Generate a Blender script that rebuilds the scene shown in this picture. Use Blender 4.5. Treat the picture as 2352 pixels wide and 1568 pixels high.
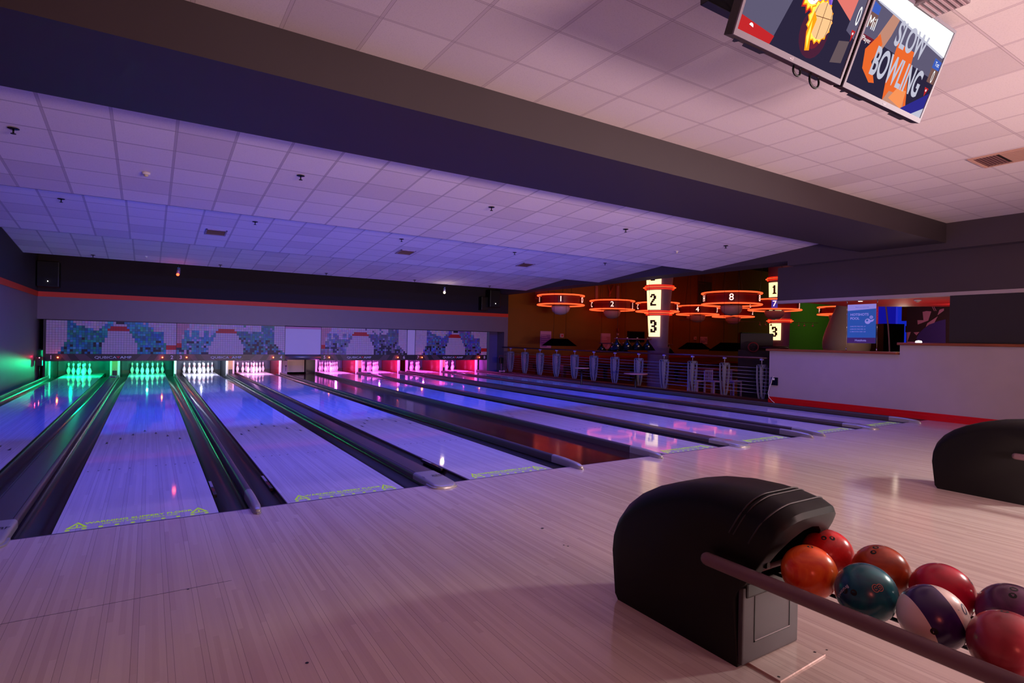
import bpy, bmesh, math, random
from mathutils import Vector, Matrix
random.seed(7)
PI = math.pi
scene = bpy.context.scene
COL = scene.collection
for o in list(bpy.data.objects): bpy.data.objects.remove(o)

def srgb(r, g, b):
    f = lambda v: (v/255/12.92) if v/255 <= .04045 else ((v/255+.055)/1.055)**2.4
    return (f(r), f(g), f(b), 1)

# ------------------------------------------------------------------ camera
CAM_R = ((0.843126, -0.015002, -0.537506), (-0.537356, 0.01307, -0.843254), (0.019676, 0.999802, 0.002959))
CAM_C = Vector((0.567545, -5.166134, 1.452057)); CAM_F = 1307.445
cd = bpy.data.cameras.new('camera'); cam = bpy.data.objects.new('camera', cd); COL.objects.link(cam)
m4 = Matrix(CAM_R).to_4x4(); m4.translation = CAM_C
cam.matrix_world = m4
cd.sensor_width = 36; cd.lens = CAM_F/2352*36; cd.clip_start = .05; cd.clip_end = 200
scene.camera = cam
def ray(px, py):
    return Matrix(CAM_R) @ Vector((px-1176, -(py-784), -CAM_F))
def at(px, py, ax, v):
    """point of the world plane axis=v that the photograph shows at this pixel"""
    d = ray(px, py); t = (v-CAM_C[ax])/d[ax]
    return CAM_C + d*t

# ------------------------------------------------------------------ world, exposure, big lights
w = bpy.data.worlds.new('world'); scene.world = w; w.use_nodes = True
w.node_tree.nodes['Background'].inputs[0].default_value = (.30, .16, .35, 1)
w.node_tree.nodes['Background'].inputs[1].default_value = .012
vs = scene.view_settings
vs.view_transform = 'Standard'; vs.look = 'None'; vs.gamma = 1; vs.use_curve_mapping = False
vs.exposure = 0.0
def area(name, loc, target, size, power, col, size_y=None, spread=PI):
    l = bpy.data.lights.new(name, 'AREA'); l.energy = power; l.color = col[:3]
    l.size = size
    if size_y: l.shape = 'RECTANGLE'; l.size_y = size_y
    l.spread = spread
    o = bpy.data.objects.new(name, l); COL.objects.link(o); o.location = loc
    d = Vector(target)-Vector(loc); o.rotation_euler = d.to_track_quat('-Z', 'Y').to_euler()
    return o
def point(name, loc, power, col, r=.05):
    l = bpy.data.lights.new(name, 'POINT'); l.energy = power; l.color = col[:3]; l.shadow_soft_size = r
    o = bpy.data.objects.new(name, l); COL.objects.link(o); o.location = loc
    return o
def spot(name, loc, target, power, col, ang, r=.05, blend=.3):
    l = bpy.data.lights.new(name, 'SPOT'); l.energy = power; l.color = col[:3]; l.shadow_soft_size = r
    l.spot_size = ang; l.spot_blend = blend
    o = bpy.data.objects.new(name, l); COL.objects.link(o); o.location = loc
    d = Vector(target)-Vector(loc); o.rotation_euler = d.to_track_quat('-Z', 'Y').to_euler()
    return o
WARM = (1.0, .96, .90); BLUE = (.0, .055, 1.0); VIOL = (.10, .10, 1.0)
# seating lamp on the right, two added fills and a red lamp behind
area('seating_light', (10.6, -6.0, 3.45), (6.6, -3.6, 0), .65, 112, WARM, spread=2.0)
area('room_fill', (9.0, -9.0, .95), (7.5, 5.0, 2.3), 2.6, 150, (1, .60, .55), .7, spread=1.75)  # unseen fill, added low behind the camera to brighten ceiling and far wall
area('room_fill', (5.0, -8.8, .85), (5.8, 4.0, 3.2), 2.4, 225, (1, .66, .64), .7, spread=2.0)  # second added fill, also without a fitting, lifting the ceiling slopes
area('red_light', (-2.0, -8.5, 2.4), (3.0, -3.0, 0.2), 1.2, 45, (1, .16, .12))
# strip lights hidden behind the steps of the ceiling
area('valance_light', (5.6, 1.38, 3.74), (5.6, 2.2, 0), 14.0, 235, VIOL, .14, spread=2.3)
area('valance_light', (5.6, 5.53, 3.80), (5.6, 8.0, 0), 14.0, 480, BLUE, .06, spread=2.3)
area('valance_light', (5.6, 9.88, 3.80), (5.6, 12.4, 0), 14.0, 190, (.05, .18, 1), .06, spread=2.2)

# ------------------------------------------------------------------ materials
MATS = {}
def mat(name, col=(.5, .5, .5, 1), rough=.5, metal=0, emit=None, es=0, coat=0, spec=.5):
    if name in MATS: return MATS[name]
    m = bpy.data.materials.new(name); m.use_nodes = True
    b = m.node_tree.nodes['Principled BSDF']
    b.inputs['Base Color'].default_value = col; b.inputs['Roughness'].default_value = rough
    b.inputs['Metallic'].default_value = metal; b.inputs['Specular IOR Level'].default_value = spec
    b.inputs['Coat Weight'].default_value = coat; b.inputs['Coat Roughness'].default_value = .06
    if emit: b.inputs['Emission Color'].default_value = emit; b.inputs['Emission Strength'].default_value = es
    MATS[name] = m; return m
class NT:
    def __init__(s, m): s.t = m.node_tree; s.b = s.t.nodes['Principled BSDF']
    def n(s, typ, **kw):
        x = s.t.nodes.new(typ)
        for k, v in kw.items(): setattr(x, k, v)
        return x
    def link(s, a, b): s.t.links.new(a, b)
    def m(s, op, a, b=None, c=None, clamp=False):
        x = s.n('ShaderNodeMath', operation=op); x.use_clamp = clamp
        for i, v in enumerate((a, b, c)):
            if v is None: continue
            if isinstance(v, (int, float)): x.inputs[i].default_value = v
            else: s.link(v, x.inputs[i])
        return x.outputs[0]
    def pos(s):
        g = s.n('ShaderNodeNewGeometry'); x = s.n('ShaderNodeSeparateXYZ'); s.link(g.outputs['Position'], x.inputs[0]); return x.outputs
    def obj(s):
        g = s.n('ShaderNodeTexCoord'); x = s.n('ShaderNodeSeparateXYZ'); s.link(g.outputs['Object'], x.inputs[0]); return g.outputs['Object'], x.outputs
    def mix(s, f, a, b):
        x = s.n('ShaderNodeMix', data_type='RGBA')
        for i, v in ((0, f), (6, a), (7, b)):
            if isinstance(v, (int, float, tuple)): x.inputs[i].default_value = v
            else: s.link(v, x.inputs[i])
        return x.outputs[2]
    def noise(s, vec, scale, detail=2):
        x = s.n('ShaderNodeTexNoise'); x.inputs['Scale'].default_value = scale; x.inputs['Detail'].default_value = detail
        if vec is not None: s.link(vec, x.inputs['Vector'])
        return x.outputs['Fac']
    def white(s, *vals):
        c = s.n('ShaderNodeCombineXYZ')
        for i, v in enumerate(vals):
            if isinstance(v, (int, float)): c.inputs[i].default_value = v
            else: s.link(v, c.inputs[i])
        x = s.n('ShaderNodeTexWhiteNoise', noise_dimensions='3D'); s.link(c.outputs[0], x.inputs[0]); return x.outputs['Value']
    def bump(s, h, st=.2, d=.002):
        x = s.n('ShaderNodeBump'); x.inputs['Strength'].default_value = st; x.inputs['Distance'].default_value = d
        s.link(h, x.inputs['Height']); s.link(x.outputs[0], s.b.inputs['Normal'])
def wood_floor(name, c1, c2, bw, rough, seam_len, lines=True, x0=0.109, contrast=1.0, coat=0.0):
    m = mat(name, c1, rough, coat=coat); T = NT(m); X, Y, Z = T.pos()
    u = T.m('DIVIDE', T.m('SUBTRACT', X, x0), bw); i = T.m('FLOOR', u); fr = T.m('FRACT', u)
    off = T.m('MULTIPLY', T.white(i, 3, 0), 7)
    seg = T.m('FLOOR', T.m('ADD', T.m('DIVIDE', Y, seam_len), off))
    r = T.white(i, seg, 1)
    g = T.n('ShaderNodeNewGeometry'); mp = T.n('ShaderNodeMapping'); T.link(g.outputs['Position'], mp.inputs[0]); mp.inputs['Scale'].default_value = (60, 1.6, 1)
    grain = T.noise(mp.outputs[0], 1.0, 4)
    f = T.m('ADD', T.m('MULTIPLY', r, .7*contrast), T.m('MULTIPLY', grain, .5*contrast))
    f = T.m('ADD', f, .2-.25*contrast, clamp=True)
    base = T.mix(f, c1, c2)
    m5 = T.m('FLOORED_MODULO', i, 5.0)
    if lines:
        a = T.m('MULTIPLY', T.m('LESS_THAN', m5, .5), T.m('LESS_THAN', fr, .07))
        b = T.m('MULTIPLY', T.m('LESS_THAN', T.m('ABSOLUTE', T.m('SUBTRACT', m5, 1.0)), .5), T.m('LESS_THAN', fr, .07))
        ln = T.m('MAXIMUM', a, b)
        base = T.mix(T.m('MULTIPLY', ln, .6), base, tuple([v*.25 for v in c2[:3]]+[1]))
    blot = T.noise(g.outputs['Position'], 2.2, 3)
    base = T.mix(T.m('MULTIPLY', T.m('SUBTRACT', blot, .45, clamp=True), .35), base, c2)
    T.link(base, T.b.inputs['Base Color'])
    rr = T.m('ADD', T.m('MULTIPLY', blot, rough*.4), rough*.8)
    T.link(rr, T.b.inputs['Roughness'])
    return m
M_FLOOR = wood_floor('approach_laminate', srgb(224, 206, 198), srgb(186, 158, 152), .02727, .13, 1.4, contrast=.6)
M_LANE = wood_floor('lane_laminate', srgb(218, 212, 226), srgb(184, 176, 192), .02667, .05, 1.9, x0=0, contrast=.6)
M_WALK = wood_floor('dark_walkway', srgb(66, 34, 34), srgb(40, 20, 22), .09, .12, 2.0, lines=False)
M_POOLF = wood_floor('pool_floor', srgb(70, 40, 34), srgb(44, 24, 22), .12, .35, 2.0, lines=False)
def tile_mat(name, y0, seed, k=1.0):
    m = mat(name, srgb(206, 196, 196), .9); T = NT(m); X, Y, Z = T.pos()
    u = T.m('DIVIDE', T.m('ADD', X, .42), .61); v = T.m('DIVIDE', T.m('SUBTRACT', Y, y0), .61)
    fu = T.m('ABSOLUTE', T.m('SUBTRACT', T.m('FRACT', u), .5)); fv = T.m('ABSOLUTE', T.m('SUBTRACT', T.m('FRACT', v), .5))
    bar = T.m('MAXIMUM', T.m('GREATER_THAN', fu, .480), T.m('GREATER_THAN', fv, .488))
    edge = T.m('MAXIMUM', T.m('MULTIPLY', T.m('GREATER_THAN', fu, .474), T.m('LESS_THAN', fu, .480)), T.m('MULTIPLY', T.m('GREATER_THAN', fv, .481), T.m('LESS_THAN', fv, .488)))
    uc = T.m('FLOOR', T.m('ADD', u, .0)); vc = T.m('FLOOR', v)
    r = T.white(uc, vc, seed)
    c = T.mix(T.m('POWER', r, 3.0), srgb(214*k, 206*k, 206*k), srgb(198*k, 188*k, 190*k))
    g = T.n('ShaderNodeNewGeometry'); sp = T.noise(g.outputs['Position'], 90, 2)
    c = T.mix(T.m('MULTIPLY', T.m('SUBTRACT', sp, .5, clamp=True), .8), c, srgb(150, 140, 142))
    c = T.mix(T.m('MULTIPLY', bar, .9), c, srgb(196, 184, 190))
    c = T.mix(T.m('MULTIPLY', edge, .6), c, srgb(110, 94, 98))
    T.link(c, T.b.inputs['Base Color'])
    T.bump(T.m('SUBTRACT', 1.0, T.m('MULTIPLY', bar, 1.0)), .2, .004)
    return m
def paint(name, col, rough=.75, var=.25, scale=3):
    m = mat(name, col, rough); T = NT(m); g = T.n('ShaderNodeNewGeometry')
    n = T.noise(g.outputs['Position'], scale, 4)
    T.link(T.mix(T.m('MULTIPLY', n, var), col, tuple([v*.55 for v in col[:3]]+[1])), T.b.inputs['Base Color'])
    n2 = T.noise(g.outputs['Position'], 140, 2); T.bump(n2, .25, .001)
    return m
M_GREY = paint('grey_lilac_paint', srgb(176, 162, 170)); M_DARK = paint('dark_charcoal_paint', srgb(70, 60, 68), .7)
M_BLACKP = paint('near_black_paint', srgb(44, 38, 46), .8)
M_WALLG = paint('wall_grey_paint', srgb(120, 104, 108), .45); M_WALLD = paint('wall_dark_upper_paint', srgb(38, 30, 36), .85)
M_REDP = mat('red_gloss_paint', srgb(200, 12, 16), .35); M_ORANGE = mat('orange_stripe', srgb(224, 62, 26), .6)
M_OLIVE = paint('olive_paint', srgb(140, 88, 8), .85); M_GREEN = paint('green_paint', srgb(70, 110, 24), .85)
M_WOODC = mat('oak_counter', srgb(150, 78, 40), .35)
T = NT(M_WOODC); g_ = T.n('ShaderNodeNewGeometry'); mp_ = T.n('ShaderNodeMapping'); T.link(g_.outputs['Position'], mp_.inputs[0]); mp_.inputs['Scale'].default_value = (40, 2, 40)
T.link(T.mix(T.noise(mp_.outputs[0], 1, 4), srgb(168, 92, 48), srgb(104, 50, 26)), T.b.inputs['Base Color'])
M_GUT = mat('gutter_plastic', srgb(11, 8, 11), .22); M_CAP = mat('capping_grey', srgb(74, 64, 66), .36)
M_CAPD = mat('capping_dark', srgb(40, 34, 38), .3); M_SILV = mat('silver_nose', srgb(160, 156, 156), .34, .3)
M_BLK = mat('black', srgb(10, 9, 11), .4); M_BLKG = mat('black_gloss', srgb(12, 11, 13), .15)
M_PLAS = mat('hood_plastic', srgb(9, 7, 9), .48, spec=.3); T = NT(M_PLAS); o_, _ = T.obj(); T.bump(T.noise(o_, 420, 2), .25, .0006)
M_PLAS2 = mat('hood_panel_plastic', srgb(58, 52, 56), .45); T = NT(M_PLAS2); o_, _ = T.obj(); T.bump(T.noise(o_, 420, 2), .25, .0006)
M_TUBE = mat('rack_tube', srgb(112, 84, 92), .5); M_CHR = mat('chrome', srgb(190, 190, 195), .15, 1)
M_WHITE = mat('white_plastic', srgb(225, 222, 220), .4); M_PIN = mat('pin_white', srgb(240, 238, 235), .22, coat=.3)
M_PINR = mat('pin_red', srgb(205, 24, 20), .3); M_TAN = mat('tan_board', srgb(176, 140, 96), .7)
M_DECAL = mat('fluorescent_print', srgb(190, 235, 10), .5, emit=(.36, .62, .0, 1), es=.35); M_MARK = mat('dark_inlay', srgb(28, 18, 44), .4)
M_TXT = mat('light_print', srgb(216, 212, 224), .5); M_TXTR = mat('red_print', srgb(214, 40, 60), .5)
M_KICK = mat('kickback_gloss', srgb(120, 30, 40), .15); M_KICKW = mat('kickback_edge', srgb(215, 205, 200), .35); M_KICKD = mat('kickback_dark', srgb(52, 56, 60), .3)
M_CURT = mat('pit_curtain', srgb(40, 52, 70), .5)
M_STEEL = mat('railing_steel', srgb(140, 138, 160), .38, .4)
M_MASKF = mat('mask_band', srgb(34, 26, 34), .4); M_MASKB = mat('mask_band_shape', srgb(78, 56, 66), .4)
M_LEDR = mat('led_red', srgb(255, 40, 10), .4, emit=(1, .035, .01, 1), es=12)
M_LEDC = mat('led_core', (1, .6, .2, 1), .4, emit=(1, .35, .06, 1), es=25)
M_LEDW = mat('led_white', (1, 1, 1, 1), .4, emit=(1, .9, .9, 1), es=14)
M_NEON = mat('neon_red', (1, .1, .03, 1), .4, emit=(1, .07, .018, 1), es=2.3)
M_NEOND = mat('neon_dim', (1, .1, .03, 1), .4, emit=(1, .03, .01, 1), es=.8)
M_SIGN = mat('backlit_cream', (1, .9, .6, 1), .5, emit=(1, .74, .34, 1), es=1.6)
M_SIGNT = mat('sign_brown', srgb(74, 26, 14), .6)
M_REDG = mat('red_acrylic', srgb(190, 16, 12), .2, emit=(1, .03, .01, 1), es=.25)
M_CLOTH = mat('red_cloth', srgb(150, 20, 22), .9)

# ------------------------------------------------------------------ mesh helpers
class MB:
    def __init__(s): s.bm = bmesh.new(); s.mi = 0; s.mats = []
    def use(s, m):
        if m not in s.mats: s.mats.append(m)
        s.mi = s.mats.index(m); return s
    def face(s, pts):
        vs_ = [s.bm.verts.new(p) for p in pts]
        try: f = s.bm.faces.new(vs_); f.material_index = s.mi
        except ValueError: pass
        return s
    def box(s, x0, x1, y0, y1, z0, z1, bev=0):
        r = bmesh.ops.create_cube(s.bm, size=1); v = r['verts']
        for q in v: q.co = Vector((x0+(x1-x0)*(q.co.x+.5), y0+(y1-y0)*(q.co.y+.5), z0+(z1-z0)*(q.co.z+.5)))
        fs = list({f for q in v for f in q.link_faces})
        for f in fs: f.material_index = s.mi
        if bev:
            r2 = bmesh.ops.bevel(s.bm, geom=list({e for q in v for e in q.link_edges}), offset=bev, segments=2, affect='EDGES', profile=.5)
            for f in r2['faces']: f.material_index = s.mi
        return s
    def prism(s, pts, axis, a, b):
        """polygon pts extruded along axis (0,1,2) from a to b; pts are the other two coordinates in order"""
        def P(p, t):
            q = list(p); q.insert(axis, t); return q
        A = [s.bm.verts.new(P(p, a)) for p in pts]; B = [s.bm.verts.new(P(p, b)) for p in pts]
        n = len(pts); fs = [s.bm.faces.new(A[::-1]), s.bm.faces.new(B)]
        for i in range(n): fs.append(s.bm.faces.new((A[i], A[(i+1) % n], B[(i+1) % n], B[i])))
        for f in fs: f.material_index = s.mi
        bmesh.ops.recalc_face_normals(s.bm, faces=fs)
        return s
    def loft(s, rings, closed=True, caps=True):
        R = [[s.bm.verts.new(p) for p in r] for r in rings]; fs = []
        n = len(R[0])
        for a, b in zip(R, R[1:]):
            for i in range(n if closed else n-1):
                j = (i+1) % n
                try: fs.append(s.bm.faces.new((a[i], a[j], b[j], b[i])))
                except ValueError: pass
        if caps and closed:
            for r in (R[0][::-1], R[-1]):
                try: fs.append(s.bm.faces.new(r))
                except ValueError: pass
        for f in fs: f.material_index = s.mi; f.smooth = True
        return s
    def lathe(s, prof, c=(0, 0, 0), n=24, axis=2, caps=True):
        rings = []
        for r, h in prof:
            ring = []
            for i in range(n):
                a = 2*PI*i/n; p = [r*math.cos(a), r*math.sin(a)]; p.insert(axis, h)
                ring.append((p[0]+c[0], p[1]+c[1], p[2]+c[2]))
            rings.append(ring)
        return s.loft(rings, caps=caps)
    def cyl(s, a, b, r, n=12, r2=None):
        a = Vector(a); b = Vector(b); d = (b-a).normalized(); u = d.orthogonal().normalized(); v = d.cross(u); r2 = r if r2 is None else r2
        rings = [[p+(u*math.cos(2*PI*i/n)+v*math.sin(2*PI*i/n))*q for i in range(n)] for p, q in ((a, r), (b, r2))]
        return s.loft(rings)
    def tube(s, pts, r, n=8, closed=False):
        pts = [Vector(p) for p in pts]; N = len(pts); rings = []; u = None
        for i, p in enumerate(pts):
            if closed: d = (pts[(i+1) % N]-pts[i-1]).normalized()
            else: d = (pts[min(i+1, N-1)]-pts[max(i-1, 0)]).normalized()
            if u is None: u = d.orthogonal().normalized()
            u = (u-d*u.dot(d)).normalized(); v = d.cross(u)
            rings.append([p+(u*math.cos(2*PI*k/n)+v*math.sin(2*PI*k/n))*r for k in range(n)])
        if closed: rings.append(rings[0])
        return s.loft(rings, caps=not closed)
    def sphere(s, c, r, n=24, sz=1):
        r_ = bmesh.ops.create_uvsphere(s.bm, u_segments=n, v_segments=n//2, radius=r)
        for v in r_['verts']: v.co = Vector((v.co.x+c[0], v.co.y+c[1], v.co.z*sz+c[2]))
        for f in {f for v in r_['verts'] for f in v.link_faces}: f.material_index = s.mi; f.smooth = True
        return s
    def build(s, name, m=None, parent=None, smooth=None, local=False):
        me = bpy.data.meshes.new(name)
        off = Vector((0, 0, 0)); p = parent
        while p is not None and not local: off += p.location; p = p.parent
        if off.length: bmesh.ops.translate(s.bm, vec=-off, verts=s.bm.verts)
        bmesh.ops.recalc_face_normals(s.bm, faces=s.bm.faces) if smooth else None
        s.bm.to_mesh(me); s.bm.free()
        for q in (s.mats if s.mats else [m]): me.materials.append(q)
        if smooth is not None:
            for f in me.polygons: f.use_smooth = smooth
            if smooth: me.set_sharp_from_angle(angle=math.radians(38))
        o = bpy.data.objects.new(name, me); COL.objects.link(o)
        if parent: o.parent = parent
        return o
def thing(name, label, cat, loc=(0, 0, 0), group=None):
    o = bpy.data.objects.new(name, None); COL.objects.link(o); o.location = loc; o.empty_display_size = .1
    o['label'] = label; o['category'] = cat
    if group: o['group'] = group
    return o
def tag(o, label, cat, group=None):
    o['label'] = label; o['category'] = cat
    if group: o['group'] = group
    return o
def struct(o): o['kind'] = 'structure'; return o
def copy_tree(o, parent=None):
    c = o.copy(); COL.objects.link(c); c.parent = parent
    for ch in list(o.children): copy_tree(ch, c)
    return c
def text_mb(mb, s, loc, h, xdir=(1, 0, 0), ydir=(0, 0, 1), depth=.001, sx=1, align='CENTER', fn=None, bold=0):
    """adds flat lettering of height h, centred at loc, written along xdir with its top towards ydir"""
    cu = bpy.data.curves.new('t', 'FONT'); cu.body = s; cu.size = 1; cu.align_x = align; cu.align_y = 'CENTER'; cu.extrude = 0; cu.offset = bold
    ob = bpy.data.objects.new('t', cu); COL.objects.link(ob)
    dg = bpy.context.evaluated_depsgraph_get(); dg.update()
    me = bpy.data.meshes.new_from_object(ob.evaluated_get(dg))
    bpy.data.objects.remove(ob); bpy.data.curves.remove(cu)
    X = Vector(xdir).normalized(); Y = Vector(ydir).normalized(); N = X.cross(Y); loc = Vector(loc); k = h/.70
    vs_ = []
    for v in me.vertices:
        if fn: p = fn(v.co.x*k*sx, v.co.y*k)
        else: p = loc+X*(v.co.x*k*sx)+Y*(v.co.y*k)+N*depth
        vs_.append(mb.bm.verts.new(p))
    for f in me.polygons:
        try: q = mb.bm.faces.new([vs_[i] for i in f.vertices]); q.material_index = mb.mi
        except ValueError: pass
    bpy.data.meshes.remove(me)
    return mb

# ------------------------------------------------------------------ plan of the lanes
W = 1.0668
LX = {1: -1.786, 2: 0, 3: 1.600, 4: 3.386, 5: 6.277, 6: 8.049, 7: 9.996, 8: 11.743}
ORD = {1: 'first', 2: 'second', 3: 'third', 4: 'fourth', 5: 'fifth', 6: 'sixth', 7: 'seventh', 8: 'eighth'}
GW = .235; DECK0 = 17.7; DECK1 = 19.35; MY = 16.7
PAIRS = [(-2.04, 1.328, 1, 2, 'A'), (1.338, 4.722, 3, 4, 'B'), (6.02, 9.43, 5, 6, 'B'), (9.80, 13.19, 7, 8, 'A')]

# ------------------------------------------------------------------ setting
struct(MB().box(-2.45, 13.95, -11.0, -.004, -.12, 0).build('floor', M_FLOOR))
struct(MB().box(-2.45, 13.95, 0, 19.6, -.3, -.17).build('floor', M_BLK))
struct(MB().box(LX[4]+W+GW+.065, LX[5]-GW-.065, 0.0, 19.3, -.17, -.015).build('floor', M_WALK))
struct(MB().box(13.95, 44, -4, 18.0, -.5, -.4).build('floor', M_POOLF))
struct(MB().box(-2.45, -2.25, -11, 19.6, -.3, 4.3).build('wall_left', M_WALLG))
lf = MB().box(-2.252, -2.246, 1.0, MY, 2.62, 4.2).build('wall_left', M_WALLD); struct(lf)
struct(MB().box(-2.252, -2.235, 1.0, MY, 2.47, 2.62).build('trim_1', M_ORANGE))
# back wall: upper part over the pin machines, end pier, doorway recess
bw = MB()
bw.box(-2.25, 14.27, MY, MY+.2, 1.80, 2.47); struct(MB().box(14.08, 14.27, MY, MY+.2, -.3, 1.80).build('wall_back', M_WALLG))
struct(bw.build('wall_back', M_WALLG))
struct(MB().box(-2.25, 14.27, MY, MY+.2, 2.62, 4.2).build('wall_back', M_WALLD))
struct(MB().box(-2.25, 14.275, MY-.006, MY+.1, 2.47, 2.62).build('trim_2', M_ORANGE))
st = MB().box(13.20, 13.30, MY-.01, 17.4, -.1, 1.785); struct(st.build('trim_3', mat('teal_grey_jamb', srgb(84, 100, 112), .5)))
struct(MB().box(13.3, 14.1, 17.3, 17.4, -.1, 1.8).build('wall_recess', paint('recess_paint', srgb(96, 80, 140))))
struct(MB().box(14.08, 14.12, MY+.2, 17.4, -.3, 1.8).build('wall_recess', M_WALLG))
# ceilings
M_T0 = tile_mat('ceiling_tiles_front', -.95, 1); M_T1 = tile_mat('ceiling_tiles_lane_a', .646, 2, 1.13); M_T2 = tile_mat('ceiling_tiles_lane_b', 5.486, 3, 1.13); M_T3 = tile_mat('ceiling_tiles_lane_c', 9.75, 4, 1.13)
struct(MB().box(-2.3, 13.7, -11, -.35, 3.88, 4.0).build('ceiling', M_T0))
for (y0, y1), m_ in zip(((1.15, 5.44), (5.46, 9.79), (9.81, 14.27)), (M_T1, M_T2, M_T3)):
    z1 = 3.485; z0 = z1+.097*(y1-y0)
    struct(MB().prism([(y0, z0), (y1, z1), (y1, z1+.03), (y0, z0+.03)], 0, -2.3, 13.6).build('ceiling', m_))
struct(MB().box(-2.3, 14.3, 14.27, 17, 4.1, 4.2).build('ceiling', M_BLACKP))
struct(MB().box(-2.3, 13.6, 1.0, 14.4, 4.15, 4.2).build('ceiling', M_BLACKP))
for y in (5.44, 9.79, 14.27):
    struct(MB().box(-2.3, 13.6, y, y+.02, 3.485, 4.15).build('ceiling', M_BLACKP))
struct(MB().box(-2.3, 13.62, -.35, 1.2, 3.5, 4.1).build('ceiling', paint('beam_paint', srgb(52, 43, 49), .6)))
# side soffit between the lanes and the pool room
struct(MB().box(13.58, 14.3, 2.9, 17, 3.49, 6.3).build('wall_right', M_DARK))
struct(MB().box(13.58, 14.3, -11, 2.9, 3.38, 4.3).build('wall_right', M_DARK))
struct(MB().box(13.85, 14.05, -11, 3.32, 2.56, 3.38).build('wall_right', M_DARK))
struct(MB().box(13.83, 14.05, -11, 3.34, 2.49, 2.56).build('trim_4', M_GREY))
struct(MB().box(13.87, 14.05, -11, -.33, 1.56, 2.49).build('wall_right', M_BLACKP))
struct(MB().box(13.85, 14.10, -11, .53, -.4, 1.498).build('wall_right', M_GREY))
struct(MB().box(13.85, 14.10, .53, 3.50, -.4, 1.298).build('wall_right', M_GREY))
bb = MB().prism([(13.85, 0), (13.82, 0), (13.82, .085), (13.826, .09), (13.826, .13), (13.835, .15), (13.85, .15)], 1, -11, 3.5) if False else MB()
bb.box(13.822, 13.85, -11, 3.5, 0, .09, .003); bb.box(13.832, 13.85, -11, 3.5, .09, .15, .004)
struct(bb.build('baseboard_right', M_REDP))
struct(MB().box(-2.45, 14.3, -11.2, -11, -.3, 4.3).build('wall_rear', M_DARK))

for (y0, y1, z, lab) in ((-11, .56, 1.50, 'oak counter top on the higher part of the grey half wall'), (.535, 3.56, 1.30, 'oak ledge on the lower part of the grey half wall, beside the railing')):
    if z == 1.30: y0 = .56
    c = MB().box(13.77, 14.19, y0, y1, z, z+.055, .012).build('counter_top', M_WOODC); tag(c, lab, 'counter')

# ------------------------------------------------------------------ lanes
def lane(n):
    x = LX[n]
    t = thing('bowling_lane', f'pale laminate bowling lane {n}, {ORD[n]} from the green-lit wall', 'bowling lane', (x+W/2, 0, 0), 'bowling lanes')
    b = MB().box(x, x+W, .006, DECK0, -.12, 0).build('lane_bed', M_LANE, t)
    d = MB().box(x, x+W, DECK0, DECK1, -.12, 0).build('pin_deck', mat('pin_deck_white', srgb(214, 206, 205), .18), t); d['label'] = 'paler pin deck at the far end'
    MB().box(x+.0, x+W, DECK0-.02, DECK0+.02, -.001, .0012).build('deck_strip', mat('deck_strip', srgb(235, 225, 200), .35), t)
    for i in range(-3, 4):
        cx = x+W/2+i*.1372; y = 4.85-.30*abs(i)
        mb = MB(); mb.face([(cx-.016, y-.075, .0012), (cx+.016, y-.075, .0012), (cx, y+.075, .0012)]); mb.build('aiming_arrow', M_MARK, b)
    for s in (-1, 1):
        for i in range(5):
            cx = x+W/2+s*(.12+.09*i); MB().box(cx-.008, cx+.008, 2.142, 2.162, -.001, .0011).build('guide_dot', M_MARK, b)
    # warning print by the foul line
    for cx in (x+.135, x+W-.135):
        mb = MB(); A = [(cx-.066, .085), (cx+.066, .085), (cx, .235)]; B = [(cx-.042, .099), (cx+.042, .099), (cx, .200)]
        for i in range(3):
            j = (i+1) % 3
            mb.face([(A[i][0], A[i][1], .0012), (A[j][0], A[j][1], .0012), (B[j][0], B[j][1], .0012), (B[i][0], B[i][1], .0012)])
        mb.box(cx-.005, cx+.005, .122, .170, 0, .0012); mb.box(cx-.005, cx+.005, .106, .115, 0, .0012)
        o = mb.build('warning_triangle', M_DECAL, b)
    mb = MB(); text_mb(mb, 'WARNING SLIPPERY FLOOR', (x+W/2, .178, 0), .046, (1, 0, 0), (0, 1, 0), .0013, sx=.86, bold=.018)
    text_mb(mb, 'DO NOT STEP PAST FOUL LINE', (x+W/2, .115, 0), .026, (1, 0, 0), (0, 1, 0), .0013, sx=.95, bold=.01)
    o = mb.build('warning_lettering', M_DECAL, b); o['label'] = 'yellow-green slippery floor lettering'
    for i in range(10):
        cx = x+.085+(W-.17)*i/9; mb = MB(); mb.lathe([(.0001, .0013), (.016, .0013)], (cx, .045, 0), 12, caps=False); mb.build('marker_dot', M_DECAL, b)
    return t
for n in LX: lane(n)
def gutter(x0, lab):
    mb = MB(); n = 12; pts = []
    r = GW/2
    for i in range(n+1):
        a = PI*i/n; pts.append((x0+r-r*math.cos(a), -.012-.066*math.sin(a)))
    outer = [(p[0], -.14) for p in (pts[-1], pts[0])]
    mb.prism(pts+outer, 1, .006, 18.0)
    mb.box(x0, x0+GW, 18.0, DECK1, -.16, -.09)
    o = mb.build('gutter', M_GUT, smooth=True)
    # smooth only the channel
    tag(o, lab, 'gutter', 'gutters beside the lanes')
    return o
for n, x in LX.items():
    gutter(x-GW, f'dark gutter on the green-lit-wall side of lane {n}')
    gutter(x+W, f'dark gutter on the pool-room side of lane {n}')
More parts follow.
